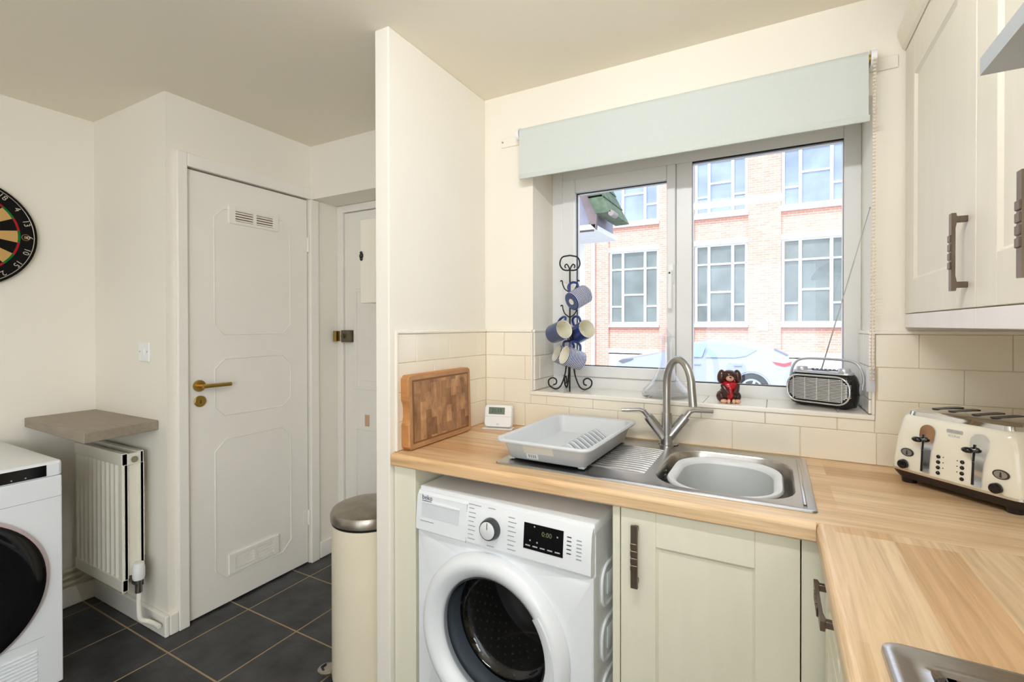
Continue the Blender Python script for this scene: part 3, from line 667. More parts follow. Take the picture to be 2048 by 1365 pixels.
for dx, dz in ((0, 0), (0, .012), (.0, -.012)): sph(bm, (bc[0]-.164, bc[1]+.0, -.035+dz), (.002, .004, .004), 8)
obj('overflow_slots', bm, CHROME, t, 40)

t = thing('washing_up_bowl', 'pale grey plastic washing up bowl sitting inside the sink', 'bowl', (.36+.627, -.53+.243, WT-.145))
H = .128
def oval(w, h2, r, z): return at_z(rr(0, 0, w, h2, r, 10), z)
rings = [oval(.21, .27, .085, 0.0), oval(.225, .29, .09, .004), oval(.25, .325, .105, H-.012), oval(.254, .330, .107, H-.004), oval(.250, .326, .106, H-.004), oval(.246, .320, .104, H-.010), oval(.22, .285, .088, .012), oval(.19, .25, .08, .006)]
bm = NB(); loft(bm, rings); obj('basin', bm, mat('grey_bowl_plastic', (186, 190, 190), .4), t, 45)
bm = NB(); loft(bm, [oval(.254, .330, .107, H-.006), oval(.286, .364, .12, H-.006), oval(.294, .372, .124, H-.002), oval(.296, .374, .125, H+.003), oval(.288, .366, .121, H+.008), oval(.268, .345, .113, H+.007), oval(.252, .328, .106, H+.001), oval(.247, .322, .104, H-.008)], False, False); obj('rim', bm, mat('pale_bowl_rim', (226, 228, 230), .35), t, 50)

t = thing('mixer_tap', 'brushed steel swan neck mixer tap with two lever handles', 'tap', (.785, -.078, WT+.002))
bm = lathe(NB(), [(0, 0), (.0235, 0), (.0235, .006), (.0205, .008), (.0205, .04), (.0, .04)], 28); obj('base', bm, STEELD, t, 40)
vx = Vector((.93, .36, 0)).normalized()      # spread direction of the V
top_ = [(0, 0, .03), (0, 0, .085)]
bm = NB(); cyl(bm, (0, 0, .03), (0, 0, .118), .0165, 22); obj('body', bm, STEELD, t, 40)
spd = Vector((.75, -.66, 0)).normalized()
pts = [Vector((0, 0, .1))] + [Vector((0, 0, .1+.02*i)) for i in range(1, 6)]
cr_ = .062
for i in range(1, 15):
    a = PI*i/15*1.0; pts.append(Vector((0, 0, .215)) + spd*(cr_-cr_*math.cos(a)) + Vector((0, 0, 1.45*cr_*math.sin(a))))
pts += [Vector((0, 0, .215)) + spd*(2*cr_), Vector((0, 0, .19)) + spd*(2*cr_+.003), Vector((0, 0, .158)) + spd*(2*cr_+.007)]
pts = [Vector(p) for p in pts]
bm = NB(); tube(bm, pts, .0128, 18); obj('spout', bm, STEELD, t, 50)
for s in (-1, 1):
    dv = (vx*s*.62 + Vector((0, 0, .80))).normalized(); o0 = Vector((0, 0, .022)); e = o0 + dv*.098
    bm = NB(); cyl(bm, o0, e, .0165, 20); arm = obj('valve', bm, STEELD, t, 40)
    bm = NB(); cyl(bm, e, e+dv*.006, .0150, 18); cyl(bm, e+dv*.006, e+dv*.03, .0085, 14); k = e+dv*.03; tube(bm, [k-dv*.004, k+vx*s*.012+Vector((0, 0, .003)), k+vx*s*.075], [.0075, .0072, .006], 12); obj('lever_handle', bm, STEELD, t, 40)
t = thing('plug_chain_stay', 'small chrome plug holder on the sink edge behind the tap', 'plug holder', (.785, -.043, WT+.0045))
bm = NB(); lathe(bm, [(0, 0), (.034, 0), (.034, .003), (.02, .006), (.012, .018), (.0, .02)], 24); obj('stay', bm, CHROME, t, 40)

# ---- dish rack
t = thing('dish_drainer', 'pale grey plastic dish drainer tray standing on the sink drainer', 'dish rack', (.512, -.283, WT+.0055), math.radians(-1.5))
def rk(w, h2, r, z): return at_z(rr(0, 0, w, h2, r, 5), z)
RZ = .066
rings = [rk(.25, .395, .02, .004), rk(.255, .40, .022, .006), rk(.283, .445, .028, RZ-.006), rk(.312, .482, .034, RZ-.006), rk(.314, .484, .035, RZ-.002), rk(.308, .478, .033, RZ+.003), rk(.282, .446, .026, RZ), rk(.274, .438, .024, RZ-.006), rk(.246, .39, .018, .012), rk(.24, .384, .016, .0095)]
bm = NB(); loft(bm, rings); obj('tray', bm, GREYPL, t, 40)
bm = NB()
for sx in (-1, 1):
    for sy_ in (-1, 1): box(bm, (sx*.115-.01, sy_*.185-.012, -.0), (sx*.115+.01, sy_*.185+.012, .006), .002)
obj('foot', bm, GREYPL, t)
for i in range(8):
    y = -.12+.034*i; pr = [(.0, .011), (.018, .04), (.034, .047), (.044, .044), (.092, .011), (.078, .011), (.036, .036), (.028, .036), (.012, .011)]
    bm = NB(); prism(bm, [(q[0]+.001, q[1]) for q in pr], y, y+.012, 'y'); pi_ = obj('plate_slot', bm, GREYPL, t)
    bm = NB(); prism(bm, [(q[0]+.0015, q[1]-.001) for q in pr], y+.0122, y+.017, 'y'); obj('slot_gap', bm, mat('slot_shadow_plastic', (60, 62, 68), .6), pi_)
def fr(u, v, off=.0008):   # point on the sloping front wall, u along x (0..1), v up (0..1)
    z = .01+v*.048; y = -.2-(.0225)*(z-.006)/.054; return Vector((u, y-off, z))
def fquad(u0, v0, u1, v1, off): 
    bm = NB(); a = [fr(u0, v0, off), fr(u1, v0, off), fr(u1, v1, off), fr(u0, v1, off)]; loft(bm, [a, [q+Vector((0, -.0004, 0)) for q in a]]); return bm
lb = obj('paper_label', fquad(-.065, .40, .035, .95, .0006), mat('cream_label', (226, 224, 212), .7), t); obj('paper_label', fquad(-.058, .0, -.018, .38, .0006), PAPER, t)
bm = NB()
for k in range(4):
    for q in range(2): a = [fr(-.05+.007*k+.001*q, .1+.0, .0012), fr(-.047+.007*k, .1, .0012), fr(-.047+.007*k, .3, .0012), fr(-.05+.007*k+.001*q, .3, .0012)]; loft(bm, [a, [w_+Vector((0, -.0003, 0)) for w_ in a]])
obj('barcode', bm, INKL, t)

# ================================================================== THINGS ON THE WORKTOP
# chopping board
bw = blockwood('end_grain_wood')
def board():
    # local: y along wall (0 near viewer), z up, x thickness
    L, Hh, T = .372, .252, .036
    out = [(0, .012), (.012, 0), (L-.012, 0), (L, .012), (L, Hh-.012), (L-.012, Hh), (.012, Hh), (0, Hh-.012), (0, .168), (.006, .158), (.0095, .14), (.0095, .112), (.006, .094), (0, .084)]
    bm = NB(); 
    def rg(x, s): return [(x, L/2+(p[0]-L/2)*(1-s), Hh/2+(p[1]-Hh/2)*(1-s)) for p in out]
    loft(bm, [rg(0, .014), rg(.004, 0), rg(T-.004, 0), rg(T, .014)]); return bm, L, Hh, T
bm, L, Hh, T = board()
t = thing('chopping_board', 'thick worn wooden chopping board leaning against the partition tiles', 'chopping board', (.0095, -.553, WT+.0015))
obj('board', bm, mat('board_edge_wood', (186, 130, 76), .5, var=.12, scale=18, stretch=(1, 1, 5)), t, 30)
bm = NB(); box(bm, (T-.0005, .026, .024), (T+.0006, L-.022, Hh-.024)); obj('worn_face', bm, bw, t)
bm = NB(); frame_rect(bm, .018, .016, L-.014, Hh-.016, .008, T-.0004, T+.0003); bmesh.ops.transform(bm, matrix=Matrix(((0, 1, 0, 0), (1, 0, 0, 0), (0, 0, 1, 0), (0, 0, 0, 1))), verts=bm.verts)
obj('juice_groove', bm, mat('groove_wood', (122, 80, 42), .6), t)
bm = NB(); frame_rect(bm, .006, .006, L-.005, Hh-.005, .0125, T-.0006, T+.0005); bmesh.ops.transform(bm, matrix=Matrix(((0, 1, 0, 0), (1, 0, 0, 0), (0, 0, 1, 0), (0, 0, 0, 1))), verts=bm.verts)
obj('border', bm, mat('board_border_wood', (172, 130, 90), .55, var=.18, scale=16), t)
for o in t.children: o.rotation_euler = (0, math.radians(-1.5), 0)
# thermostat
t = thing('thermostat', 'white digital room thermostat on a stand in the worktop corner', 'thermostat', (.06, -.105, WT), math.radians(14))
bm = NB(); box(bm, (-.002, -.03, 0), (.124, .015, .0035), .0015); obj('stand', bm, WHITEPL, t)
TB = Matrix.Translation((0, 0, .004)) @ Matrix.Rotation(math.radians(-10), 4, 'X')
bm = NB(); rings = []
for ins, y in ((.004, -.022), (.001, -.018), (0, -.008), (0, .004)):
    rings.append([TB @ Vector((.002+x, y, z)) for x, z in rr(.06, .045, .118-2*ins, .09-2*ins, .012)])
loft(bm, rings); obj('case', bm, WHITEPL, t, 40)
bm = box(NB(), (.022, -.0226, .052), (.09, -.0215, .080), 0, 2, TB); scr = obj('screen', bm, mat('lcd_green_grey', (98, 112, 96), .3), t)
text('digits', '21:13', .02, mat('lcd_digit', (40, 50, 42), .5), t, TB @ TM((.056, -.0228, .066)), .0002)
text('logo', 'ESi', .009, INKL, t, TB @ TM((.062, -.0223, .012)), .0002)
bm = box(NB(), (.006, -.0224, .043), (.116, -.0215, .0438), 0, 2, TB); obj('seam', bm, INKL, t)

# ---- toaster
CRM = mat('cream_enamel', (238, 233, 216), .16, var=.01, coat=.4)
t = thing('toaster', 'cream and chrome four slice toaster in the worktop corner', 'toaster', (1.398-.018*.692, -.157+.018*.722, WT), math.atan2(-.72, .69))
TL_, TD, XO = .294, .185, .018
def tr(ins, z, insy=None, r=.03): 
    iy = ins if insy is None else insy
    return at_z(rr(TL_/2, TD/2, TL_-2*ins, TD-2*iy, r, 6), z)
bm = NB(); loft(bm, [tr(.03, .012, .02), tr(.012, .014, .008), tr(.003, .026, .002), tr(.0, .034, 0)]); obj('plinth', bm, mat('dark_brown_plastic', (36, 28, 26), .35), t, 40)
for x in (.035, TL_-.035):
    for y in (.03, TD-.03): obj('foot', lathe(NB(), [(0, 0), (.016, 0), (.018, .013), (0, .013)], 16, Matrix.Translation((x, y, 0))), BLACKP, t, 40)
bm = NB(); loft(bm, [tr(-.001, .034, -.001), tr(-.001, .0395, -.001)]); obj('chrome_band', bm, CHROME, t, 40)
bm = NB(); loft(bm, [tr(.0005, .0395, .0005), tr(.001, .06, .0005), tr(.008, .12, .004), tr(.016, .165, .010), tr(.019, .178, .015), tr(.025, .183, .022)]); obj('body', bm, CRM, t, 45)
bm = NB(); loft(bm, [tr(.026, .182, .02), tr(.028, .192, .022), tr(.038, .199, .032), tr(.06, .203, .05)]); ct = obj('chrome_top', bm, CHROME, t, 40)
for x in (.085, .122, .172, .209):
    bm = NB(); loft(bm, [at_z(rr(x, TD/2, .02, .098, .0095), .2005), at_z(rr(x, TD/2, .02, .098, .0095), .2038)]); obj('bread_slot', bm, BLACKP, t)
def fy(z): # front face y at height z (local)
    tab = [(.0395, .0005), (.06, .0005), (.12, .004), (.165, .010), (.178, .015)]
    for (a, ya), (b2, yb) in zip(tab, tab[1:]):
        if z <= b2: return ya+(yb-ya)*max(0, z-a)/(b2-a)
    return .015
def onfront(pts, off, th):
    a = [(x, fy(z)-off, z) for x, z in pts]; return [a, [(q[0], q[1]+th, q[2]) for q in a]]
for x in (.078+XO, .192+XO-.004):
    P = []
    for i in range(13): a = PI*i/12; P.append((x+.018*math.cos(a), .148+.018*math.sin(a)))
    P += [(x-.018, .135), (x-.012, .10), (x-.008, .045), (x+.008, .045), (x+.011, .10), (x+.017, .132)]
    bm = NB(); loft(bm, onfront(P, .004, .008)); lp = obj('lever_plate', bm, CHROME, t, 40)
    bm = NB(); loft(bm, onfront([(x-.0115, .046), (x-.0065, .046), (x-.006, .14), (x-.0105, .14)], .0052, .003)); obj('lever_slot', bm, BLACKP, lp)
    bm = NB(); sph(bm, (x-.014, fy(.127)-.016, .127), (.0125, .010, .007), 14); cyl(bm, (x-.008, fy(.127)-.012, .127), (x-.008, fy(.127), .127), .004, 10); obj('lever_knob', bm, BLACKG, t, 50)
for x, led in ((.1045+XO, .0105), (.1555+XO, -.0105)):
    for i in range(4):
        z = .092-.0135*i; bm = NB(); sph(bm, (x, fy(z)-.0005, z), (.0047, .004, .0047), 12); obj('button', bm, BLACKG, t, 60)
        if i < 3: bm = NB(); sph(bm, (x+led, fy(z)-.0002, z+.001), (.0014, .001, .0014), 8); obj('indicator', bm, INK, t)
for x in (.032+XO, .231+XO):
    Mx = Matrix.Translation((x, fy(.085)-.0005, .085)) @ Matrix.Rotation(PI/2, 4, 'X') @ Matrix.Diagonal((1.25, .85, 1, 1))
    bd = obj('badge', lathe(NB(), [(0, 0), (.0125, 0), (.0125, .002), (.0108, .0026), (0, .0026)], 28, Mx), mat('badge_rim', (74, 70, 68), .3, metal=.8), t, 40)
    obj('badge_face', lathe(NB(), [(0, .0026), (.0100, .0026), (.0100, .0031), (0, .0031)], 28, Mx), STEEL, bd)
    bm = NB(); 
    for q in range(3): sph(bm, Mx @ Vector((.0, -.005+.0045*q, .0032)), (.0028-.0006*q, .0006, .0022), 8)
    obj('badge_emblem', bm, INK, bd)
    Mx = Matrix.Translation((x-.006, fy(.053)-.0, .053)) @ Matrix.Rotation(PI/2, 4, 'X')
    obj('dial_ring', lathe(NB(), [(0, 0), (.0125, 0), (.0125, .004), (0, .004)], 24, Mx), CHROME, t, 40)
    obj('dial', lathe(NB(), [(0, .004), (.0115, .004), (.0115, .012), (.009, .0155), (0, .017)], 24, Mx), BLACKG, t, 40)
bm = NB(); loft(bm, onfront([(XO+q0, q1) for q0, q1 in ((.119, .156), (.151, .156), (.153, .1605), (.151, .165), (.119, .165), (.117, .1605))], .0012, .003)); obj('name_plate', bm, mat('silver_plate', (196, 196, 194), .35, metal=.4), t)
Tt = Matrix.Rotation(math.radians(-9), 4, 'X')
text('lettering', 'DēLonghi', .0068, INKL, t, Matrix.Translation((.135+XO, fy(.1605)-.0014, .1605)) @ Tt @ Matrix.Rotation(PI/2, 4, 'X'), .0001)
text('lettering', 'ICONA', .0078, INKL, t, Matrix.Translation((.135+XO, fy(.149)-.0006, .149)) @ Tt @ Matrix.Rotation(PI/2, 4, 'X'), .0001)

# ================================================================== WINDOW SILL THINGS
SZ = oz0+.008
# mug tree
IRON = mat('black_wrought_iron', (26, 24, 24), .45, metal=.4)
MT = Vector((.357, .098, SZ))
t = thing('mug_tree', 'black wrought iron mug tree with scroll feet on the window sill', 'mug tree', MT)
bm = NB(); tube(bm, [(0, 0, .1), (0, 0, .3), (0, 0, .51)], .0035, 10); obj('stem', bm, IRON, t, 50)
ax = Vector((.8778, .4790, 0)); az = Vector((0, 0, 1))
def sc(pts2): return [ax*p[0]+az*p[1] for p in pts2]
for s in (-1, 1):
    P = bez(sc([(0, .505), (s*.012, .503), (s*.03, .508), (s*.042, .53), (s*.032, .558), (0, .566)]), 8)
    bm = NB(); tube(bm, P, .0032, 8); Q = bez(sc([(0, .505), (s*.006, .52), (s*.014, .529), (s*.021, .522), (s*.018, .513)]), 6); tube(bm, Q, .0028, 8); obj('top_scroll', bm, IRON, t, 60)
for k, dv in enumerate((Vector((.95, .3, 0)), Vector((-.95, -.3, 0)), Vector((.35, -.93, 0)), Vector((-.6, .8, 0)))):
    dv.normalize()
    q = lambda a, b: dv*a+az*b
    P = bez([q(.006, .13), q(.014, .11), q(.022, .06), q(.04, .015), q(.062, .0035), q(.086, .016), q(.09, .038), q(.074, .05), q(.058, .042), q(.058, .026), q(.07, .02)], 6)
    bm = NB(); tube(bm, P, .0033, 8); obj('foot', bm, IRON, t, 60)
STR = stripemat('blue_white_stripes', (50, 62, 114), (226, 230, 238), .0068, .60)
NAVY = mat('blue_glazed_mug', (70, 84, 122), .2, var=.12, scale=20); NAVY2 = mat('navy_glaze', (46, 62, 118), .18, var=.1); INW = mat('ivory_glaze', (236, 232, 214), .2)
def mug(label, c, axis, hup, outm, stripe=False):
    """c centre of body, axis base->rim"""
    z = Vector(axis).normalized(); x = Vector(hup); x = (x-z*x.dot(z)).normalized(); y = z.cross(x)
    t = thing('mug', label, 'mug', (0, 0, 0), 0, 'blue mugs hanging on the mug tree'); hh, r = .085, .0395
    t.matrix_world = frame(x, y, z, Vector(c)-z*hh/2)
    bm = lathe(NB(), [(r-.004, .0), (r-.001, .002), (r, .006), (r, hh-.001), (r-.0012, hh), (r-.0026, hh-.0008)], 36); obj('body', bm, outm, t, 40)
    bm = lathe(NB(), [(r-.0012, hh), (r-.003, hh-.001), (r-.004, .012), (r-.010, .006), (0, .005)], 36); obj('lining', bm, INW, t, 40)
    bm = lathe(NB(), [(0, .0005), (r-.012, .0005), (r-.006, -.0012), (r-.004, 0), (r-.004, .002), (0, .003)], 36); bs = obj('base', bm, NAVY, t, 40)
    bm = lathe(NB(), [(0, -.0004), (.013, -.0004), (.013, .0008), (0, .0008)], 24); obj('base_stamp', bm, INW, t, 40)
    P = bez([(r-.003, 0, hh*.80), (r+.018, 0, hh*.84), (r+.029, 0, hh*.6), (r+.022, 0, hh*.3), (r-.003, 0, hh*.2)], 7)
    bm = NB(); tube(bm, P, .0052, 10); obj('handle', bm, NAVY2, t, 60); return t
TO = Vector((.4790, -.8778, 0)); UP = Vector((0, 0, 1))
def ax3(r_, u_, t_): return ax*r_+UP*u_+TO*t_
mug('blue and white striped mug hanging base forward at the top of the tree', Vector((0.3964, 0.0950, 1.4165)), ax3(.80, .44, -.50), ax3(-.5, .85, 0), STR)
mug('plain slate blue mug hanging mouth forward on the left side of the tree', Vector((0.3275, 0.0450, 1.2753)), ax3(.45, .24, .80), ax3(.35, .85, -.2), NAVY)
mug('plain navy blue mug hanging mouth forward on the right side of the tree', Vector((0.4058, 0.1050, 1.2750)), ax3(.40, .30, .82), ax3(-.5, .85, -.2), NAVY2)
mug('blue and white striped mug hanging sideways lowest in front of the tree', Vector((0.3875, 0.0550, 1.1668)), ax3(-.88, .34, .38), ax3(.05, .9, -.1), STR)
mug('striped mug mostly hidden behind the lowest mug of the tree', Vector((0.3194, 0.1350, 1.1663)), ax3(-.86, .36, .25), ax3(.3, .9, 0), STR)
for k, (r0, z0) in enumerate((((-1, .25), .43), ((1, .0), .43), ((-1, -.2), .325), ((1, .25), .325), ((.3, -1), .22), ((-.3, 1), .22))):
    dv = (ax*r0[0]+TO*(-r0[1])).normalized(); q = lambda a, b: dv*a+az*b
    P = bez([q(0, z0-.02), q(.010, z0-.014), q(.022, z0-.004), q(.03, z0+.014), q(.032, z0+.028), q(.037, z0+.031), q(.04, z0+.026)], 6)
    bm = NB(); tube(bm, P, .0026, 8); obj('arm', bm, IRON, t, 60)
# decanter
t = thing('decanter', 'clear glass ship decanter on the sill behind the tap', 'decanter', (.752, .085, SZ))
DG = glassmat('decanter_glass', (.97, .975, .985), 1.5, .02, .035)
prof = [(0, .0), (.082, .0), (.088, .004), (.089, .016), (.084, .028), (.06, .05), (.036, .085), (.024, .12), (.0195, .155), (.0185, .19), (.021, .198), (.019, .203), (.021, .214), (.031, .224), (.032, .228), (.028, .229), (.017, .216), (.0145, .19), (.0155, .155), (.02, .12), (.032, .085), (.056, .05), (.079, .027), (.081, .018), (.078, .012), (0, .010)]
bm = lathe(NB(), prof, 44); obj('vessel', bm, DG, t, 50)
bm = lathe(NB(), [(0, .2), (.011, .2), (.013, .228), (.02, .231), (.016, .237), (.01, .242), (.004, .262), (0, .264)], 24); obj('stopper', bm, DG, t, 50)
# dog figurine
t = thing('dog_figurine', 'glazed ceramic puppy figurine in a red jumper on the sill', 'figurine', (.972, .055, SZ), math.radians(20))
FUR = mat('brown_glaze', (62, 34, 26), .12, var=.2, scale=40); REDG = mat('red_glaze', (178, 22, 38), .1, var=.1); TAN = mat('tan_glaze', (214, 168, 138), .2, var=.1)
bm = NB(); sph(bm, (0, .004, .030), (.032, .028, .031), 18); sph(bm, (0, 0, .056), (.026, .022, .026), 18)
for s in (-1, 1): sph(bm, (s*.027, .004, .021), (.014, .022, .020), 14)
obj('body', bm, FUR, t, 60)
bm = NB(); sph(bm, (0, -.0045, .058), (.029, .0235, .022), 20); sph(bm, (-.002, -.012, .036), (.012, .0195, .032), 16); obj('jumper', bm, REDG, t, 60)
bm = NB(); sph(bm, (0, -.004, .094), (.027, .024, .021), 20); obj('head', bm, FUR, t, 60)
bm = NB()
for s in (-1, 1): sph(bm, (s*.027, -.004, .0915), (.0135, .015, .0245), 14, Matrix.Rotation(-s*.12, 4, 'Y'))
obj('ears', bm, FUR, t, 60)
bm = NB()
for s in (-1, 1): tube(bm, [(s*.024, -.012, .062), (s*.018, -.024, .046), (s*.010, -.029, .034)], [.0085, .009, .008], 10)
obj('forelegs', bm, FUR, t, 60)
bm = NB(); sph(bm, (-.004, -.025, .086), (.013, .010, .010), 16); obj('muzzle', bm, TAN, t, 60)
bm = NB(); sph(bm, (-.005, -.0345, .091), (.004, .003, .003), 10); [sph(bm, (s*.009-.003, -.0265, .100), .0026, 8) for s in (-1, 1)]; obj('nose_and_eyes', bm, BLACKG, t, 60)
bm = NB()
for s in (-1, 1): sph(bm, (s*.022, -.021, .007), (.012, .012, .0075), 12); sph(bm, (s*.008-.001, -.031, .008), (.006, .006, .008), 10)
obj('paws', bm, TAN, t, 60)
# radio
t = thing('radio', 'black and silver portable radio standing in the right corner of the sill', 'radio', (1.148, .123, SZ), math.atan2(-.087, .17))
SILV = mat('silver_plastic', (196, 198, 204), .28, metal=.5); SILVB = mat('bright_silver_plastic', (226, 226, 224), .25, metal=.6)
RL, RD = .204, .066
def pr_(ins, z, dy0=0, dy1=0): return [(x, y, z) for x, y in rr(RL/2, RD/2+(dy0-dy1)/2, RL-2*ins, RD-dy0-dy1, .03, 6)]
bm = NB(); loft(bm, [pr_(.02, .003, .016, .012), pr_(.006, .008, .006, .004), pr_(0, .03, 0, 0), pr_(-.002, .06, -.003, 0), pr_(0, .09, 0, 0), pr_(.006, .106, .007, .004), pr_(.014, .115, .014, .010)]); obj('case', bm, BLACKG, t, 50)
bm = NB()
for x in (.04, RL-.04):
    for y in (.03, RD-.02): cyl(bm, (x, y, 0), (x, y, .006), .008, 12)
obj('foot', bm, BLACKP, t)
bm = NB(); loft(bm, [pr_(.012, .111, .008, .012), pr_(.01, .117, .010, .012), pr_(.018, .1205, .018, .016)]); obj('top_panel', bm, SILV, t, 50)
bm = NB(); prism(bm, rr(RL/2-.002, .060, RL-.022, .084, .034, 5), -.004, .02, 'y'); gf = obj('grille_back', bm, BLACKP, t, 40)
for i in range(15):
    z = .026+.0049*i; xw = .091+.0035 - .012*max(0, abs(i-7)-4)/2
    xc = RL/2-.002
    P = [(xc-xw, .012, z), (xc-xw+.012, -.0045, z), (xc, -.0085, z), (xc+xw-.012, -.0045, z), (xc+xw, .012, z)]
    bm = NB(); tube(bm, bez(P, 4), .0018, 6); obj('grille_slat', bm, SILVB, gf)
bm = NB()
for i in range(5): x = .026+.0365*i; box(bm, (x, -.0100, .024), (x+.0028, -.0050, .098), .0008, 1)
obj('grille_divider', bm, SILVB, gf)
bm = NB(); tube(bm, [(p2[0], -.0055, p2[1]) for p2 in rr(RL/2-.002, .060, RL-.016, .088, .036, 6)], .0028, 8, True); obj('grille_rim', bm, CHROME, gf, 60)
for x in (.038, RL-.038): obj('dial_knob', lathe(NB(), [(0, .119), (.018, .119), (.0175, .128), (.015, .131), (0, .131)], 28, Matrix.Translation((x, .03, 0))), SILV, t, 40)
bm = box(NB(), (.075, .018, .119), (.125, .038, .1225), .001); obj('display', bm, mat('radio_display', (58, 62, 68), .15), t)
bm = box(NB(), (.05, .044, .118), (.155, .055, .1225), .002); obj('tuner_strip', bm, BLACKP, t)
for i in range(7): obj('button', box(NB(), (.06+.013*i, .046, .1225), (.069+.013*i, .052, .1255), .001, 1), SILV, t)
P = bez([(-.006, .045, .065), (-.008, .05, .10), (.004, .052, .138), (.032, .054, .155), (.1, .054, .158), (RL-.032, .054, .155), (RL-.004, .052, .138), (RL+.008, .05, .10), (RL+.006, .045, .065)], 8)
bm = NB(); tube(bm, P, .0042, 10); obj('carry_handle', bm, SILV, t, 60)
bm = NB(); [sph(bm, (x, .045, .066), (.004, .013, .02), 14) for x in (-.003, RL+.003)]; obj('handle_pivot', bm, SILV, t, 60)
lo = Vector((.085, .062, .12)); 
Mi = (Matrix.Translation((1.148, .123, SZ)) @ Matrix.Rotation(math.atan2(-.087, .17), 4, 'Z')).inverted()
tip = Mi @ Vector((1.3636, -0.0050, 1.6542))
bm = NB(); tube(bm, [lo, lo.lerp(tip, .35), lo.lerp(tip, .352), lo.lerp(tip, .7), lo.lerp(tip, .702), tip], [.0021, .0021, .0016, .0016, .0012, .0012], 8); sph(bm, tip, .0028, 8); obj('aerial', bm, STEELD, t, 60)

# ================================================================== BLIND
t = thing('roller_blind', 'pale mint roller blind part lowered over the window', 'blind', (0, 0, 0))
FAB = mat('mint_blind_fabric', (200, 206, 201), .85, var=.01, scale=60, bump=.05, bscale=300)
bx0, bx1 = .203, 1.351
bm = NB(); rings = []
P2 = []
yc, zc, rr_ = -.045, 2.083, .021
for i in range(25): a = PI*1.0*i/24*1.55-.0; P2.append((yc+rr_*math.cos(PI*.9-a*0+0-a+ .0)*1.0, zc+rr_*math.sin(PI*.9-a)))
circ = [(yc+rr_*math.cos(2*PI*i/24), zc+rr_*math.sin(2*PI*i/24)) for i in range(24)]
loft(bm, [[(bx0, q[0], q[1]) for q in circ], [(bx1, q[0], q[1]) for q in circ]]); obj('fabric_roll', bm, FAB, t, 40)
bm = box(NB(), (bx0, yc-rr_-.0008, 1.893), (bx1, yc-rr_+.0006, 2.083)); obj('fabric', bm, FAB, t)
bm = NB(); box(bm, (bx0+.001, yc-rr_-.004, 1.893), (bx1+.004, yc-rr_+.004, 1.913), .003); obj('bottom_bar', bm, FAB, t, 40)
for x0, x1, nm in ((bx1+.006, bx1+.020, 'bracket'), (bx0-.014, bx0-.004, 'bracket')):
    bm = NB(); cyl(bm, (x0, yc, zc), (x1, yc, zc), .024, 20); box(bm, (x0, yc, zc-.02), (x1, -.008, zc+.03), .002); obj(nm, bm, WHITEPL, t, 40)
bm = NB(); cyl(bm, (bx1, yc, zc), (bx1+.008, yc, zc), .012, 14); obj('roller_pin', bm, BRASS, t, 40)
xb = bx1+.014
for s, nm in ((-1, 'bead_chain'), (1, 'bead_chain')):
    bm = NB(); n = 92
    for i in range(n):
        z = 1.14+(2.07-1.14)*i/(n-1); sph(bm, (xb+s*.0035*(1 if i < 40 else .5), yc-.024+.0005*i*0+(.032*(1-i/n)), z), .0032, 6)
    o = obj(nm, bm, mat('bead_plastic', (226, 212, 192), .4), t, 60)
bm = NB(); box(bm, (xb-.012, -.022, 1.10), (xb+.012, -.0125, 1.172), .004); obj('chain_holder', bm, glassmat('clear_plastic', (.93, .93, .95), 1.2, .1, .35), t, 40)
bm = box(NB(), (.083, -.006, 2.06), (1.431, 0, 2.098), .002, 1); struct('trim_4', bm, PAINTW)
bm = cyl(NB(), (.092, -.008, 2.083), (.092, -.006, 2.083), .004, 10); obj('screw_head', bm, STEELD, t)

# ================================================================== WASHING MACHINE
t = thing('washing_machine', 'white front loading washing machine under the worktop', 'washing machine', (.105, -.584, 0), math.radians(-2.5))
Hm, Wm, Dm = .785, .598, .5
CXd, CZd = .287, .388
n = 12
def sq(w, h2, cx0, cz0, y, r=.006): return [(x, y, z) for x, z in rr(cx0, cz0, w, h2, r, n)]
def ci(r, y, N=4*(n+1)):
    out = []
    for k in range(4):
        for i in range(n+1):
            a = PI/2*k+PI/2*i/n*.9999+.00005; out.append((CXd+r*math.cos(a), y, CZd+r*math.sin(a)))
    return out
bm = NB(); loft(bm, [sq(Wm, .632, Wm/2, .015+.316, .02), sq(Wm, .632, Wm/2, .015+.316, .004), sq(Wm-.008, .624, Wm/2, .015+.316, 0), ci(.205, 0), ci(.200, .03)], False, False); obj('front_panel', bm, WHITEP, t, 40)
bm = NB(); box(bm, (0, .02, .015), (.004, Dm, Hm-.03)); box(bm, (Wm-.004, .02, .015), (Wm, Dm, Hm-.03)); box(bm, (0, Dm-.004, .015), (Wm, Dm, Hm-.03)); box(bm, (.004, .02, .015), (Wm-.004, Dm, .03)); obj('cabinet', bm, WHITEP, t)
bm = box(NB(), (-.001, .012, Hm-.032), (Wm+.001, Dm+.004, Hm), .006); obj('lid', bm, WHITEP, t, 40)
prof = [(.03, .650), (-.006, .650), (-.011, .658), (-.009, .70), (-.003, .755), (.006, .772), (.022, .78), (.03, .78)]
bm = NB(); loft(bm, [[(.002, a, b2) for a, b2 in prof], [(Wm-.002, a, b2) for a, b2 in prof]]); cp_ = obj('control_panel', bm, WHITEP, t, 30)
def py(z):
    if z < .70: return -.011+.002*(z-.658)/.042
    return -.009+.006*(z-.70)/.055
def pbox(x0, z0, x1, z1, off, th, m, nm, par=t, bev=0):
    a = [(x0, py(z0)-off, z0), (x1, py(z0)-off, z0), (x1, py(z1)-off, z1), (x0, py(z1)-off, z1)]
    bm = loft(NB(), [a, [(q[0], q[1]+th, q[2]) for q in a]]); return obj(nm, bm, m, par)
dr = pbox(.004, .6555, .198, .763, .001, .002, WHITEP, 'detergent_drawer')
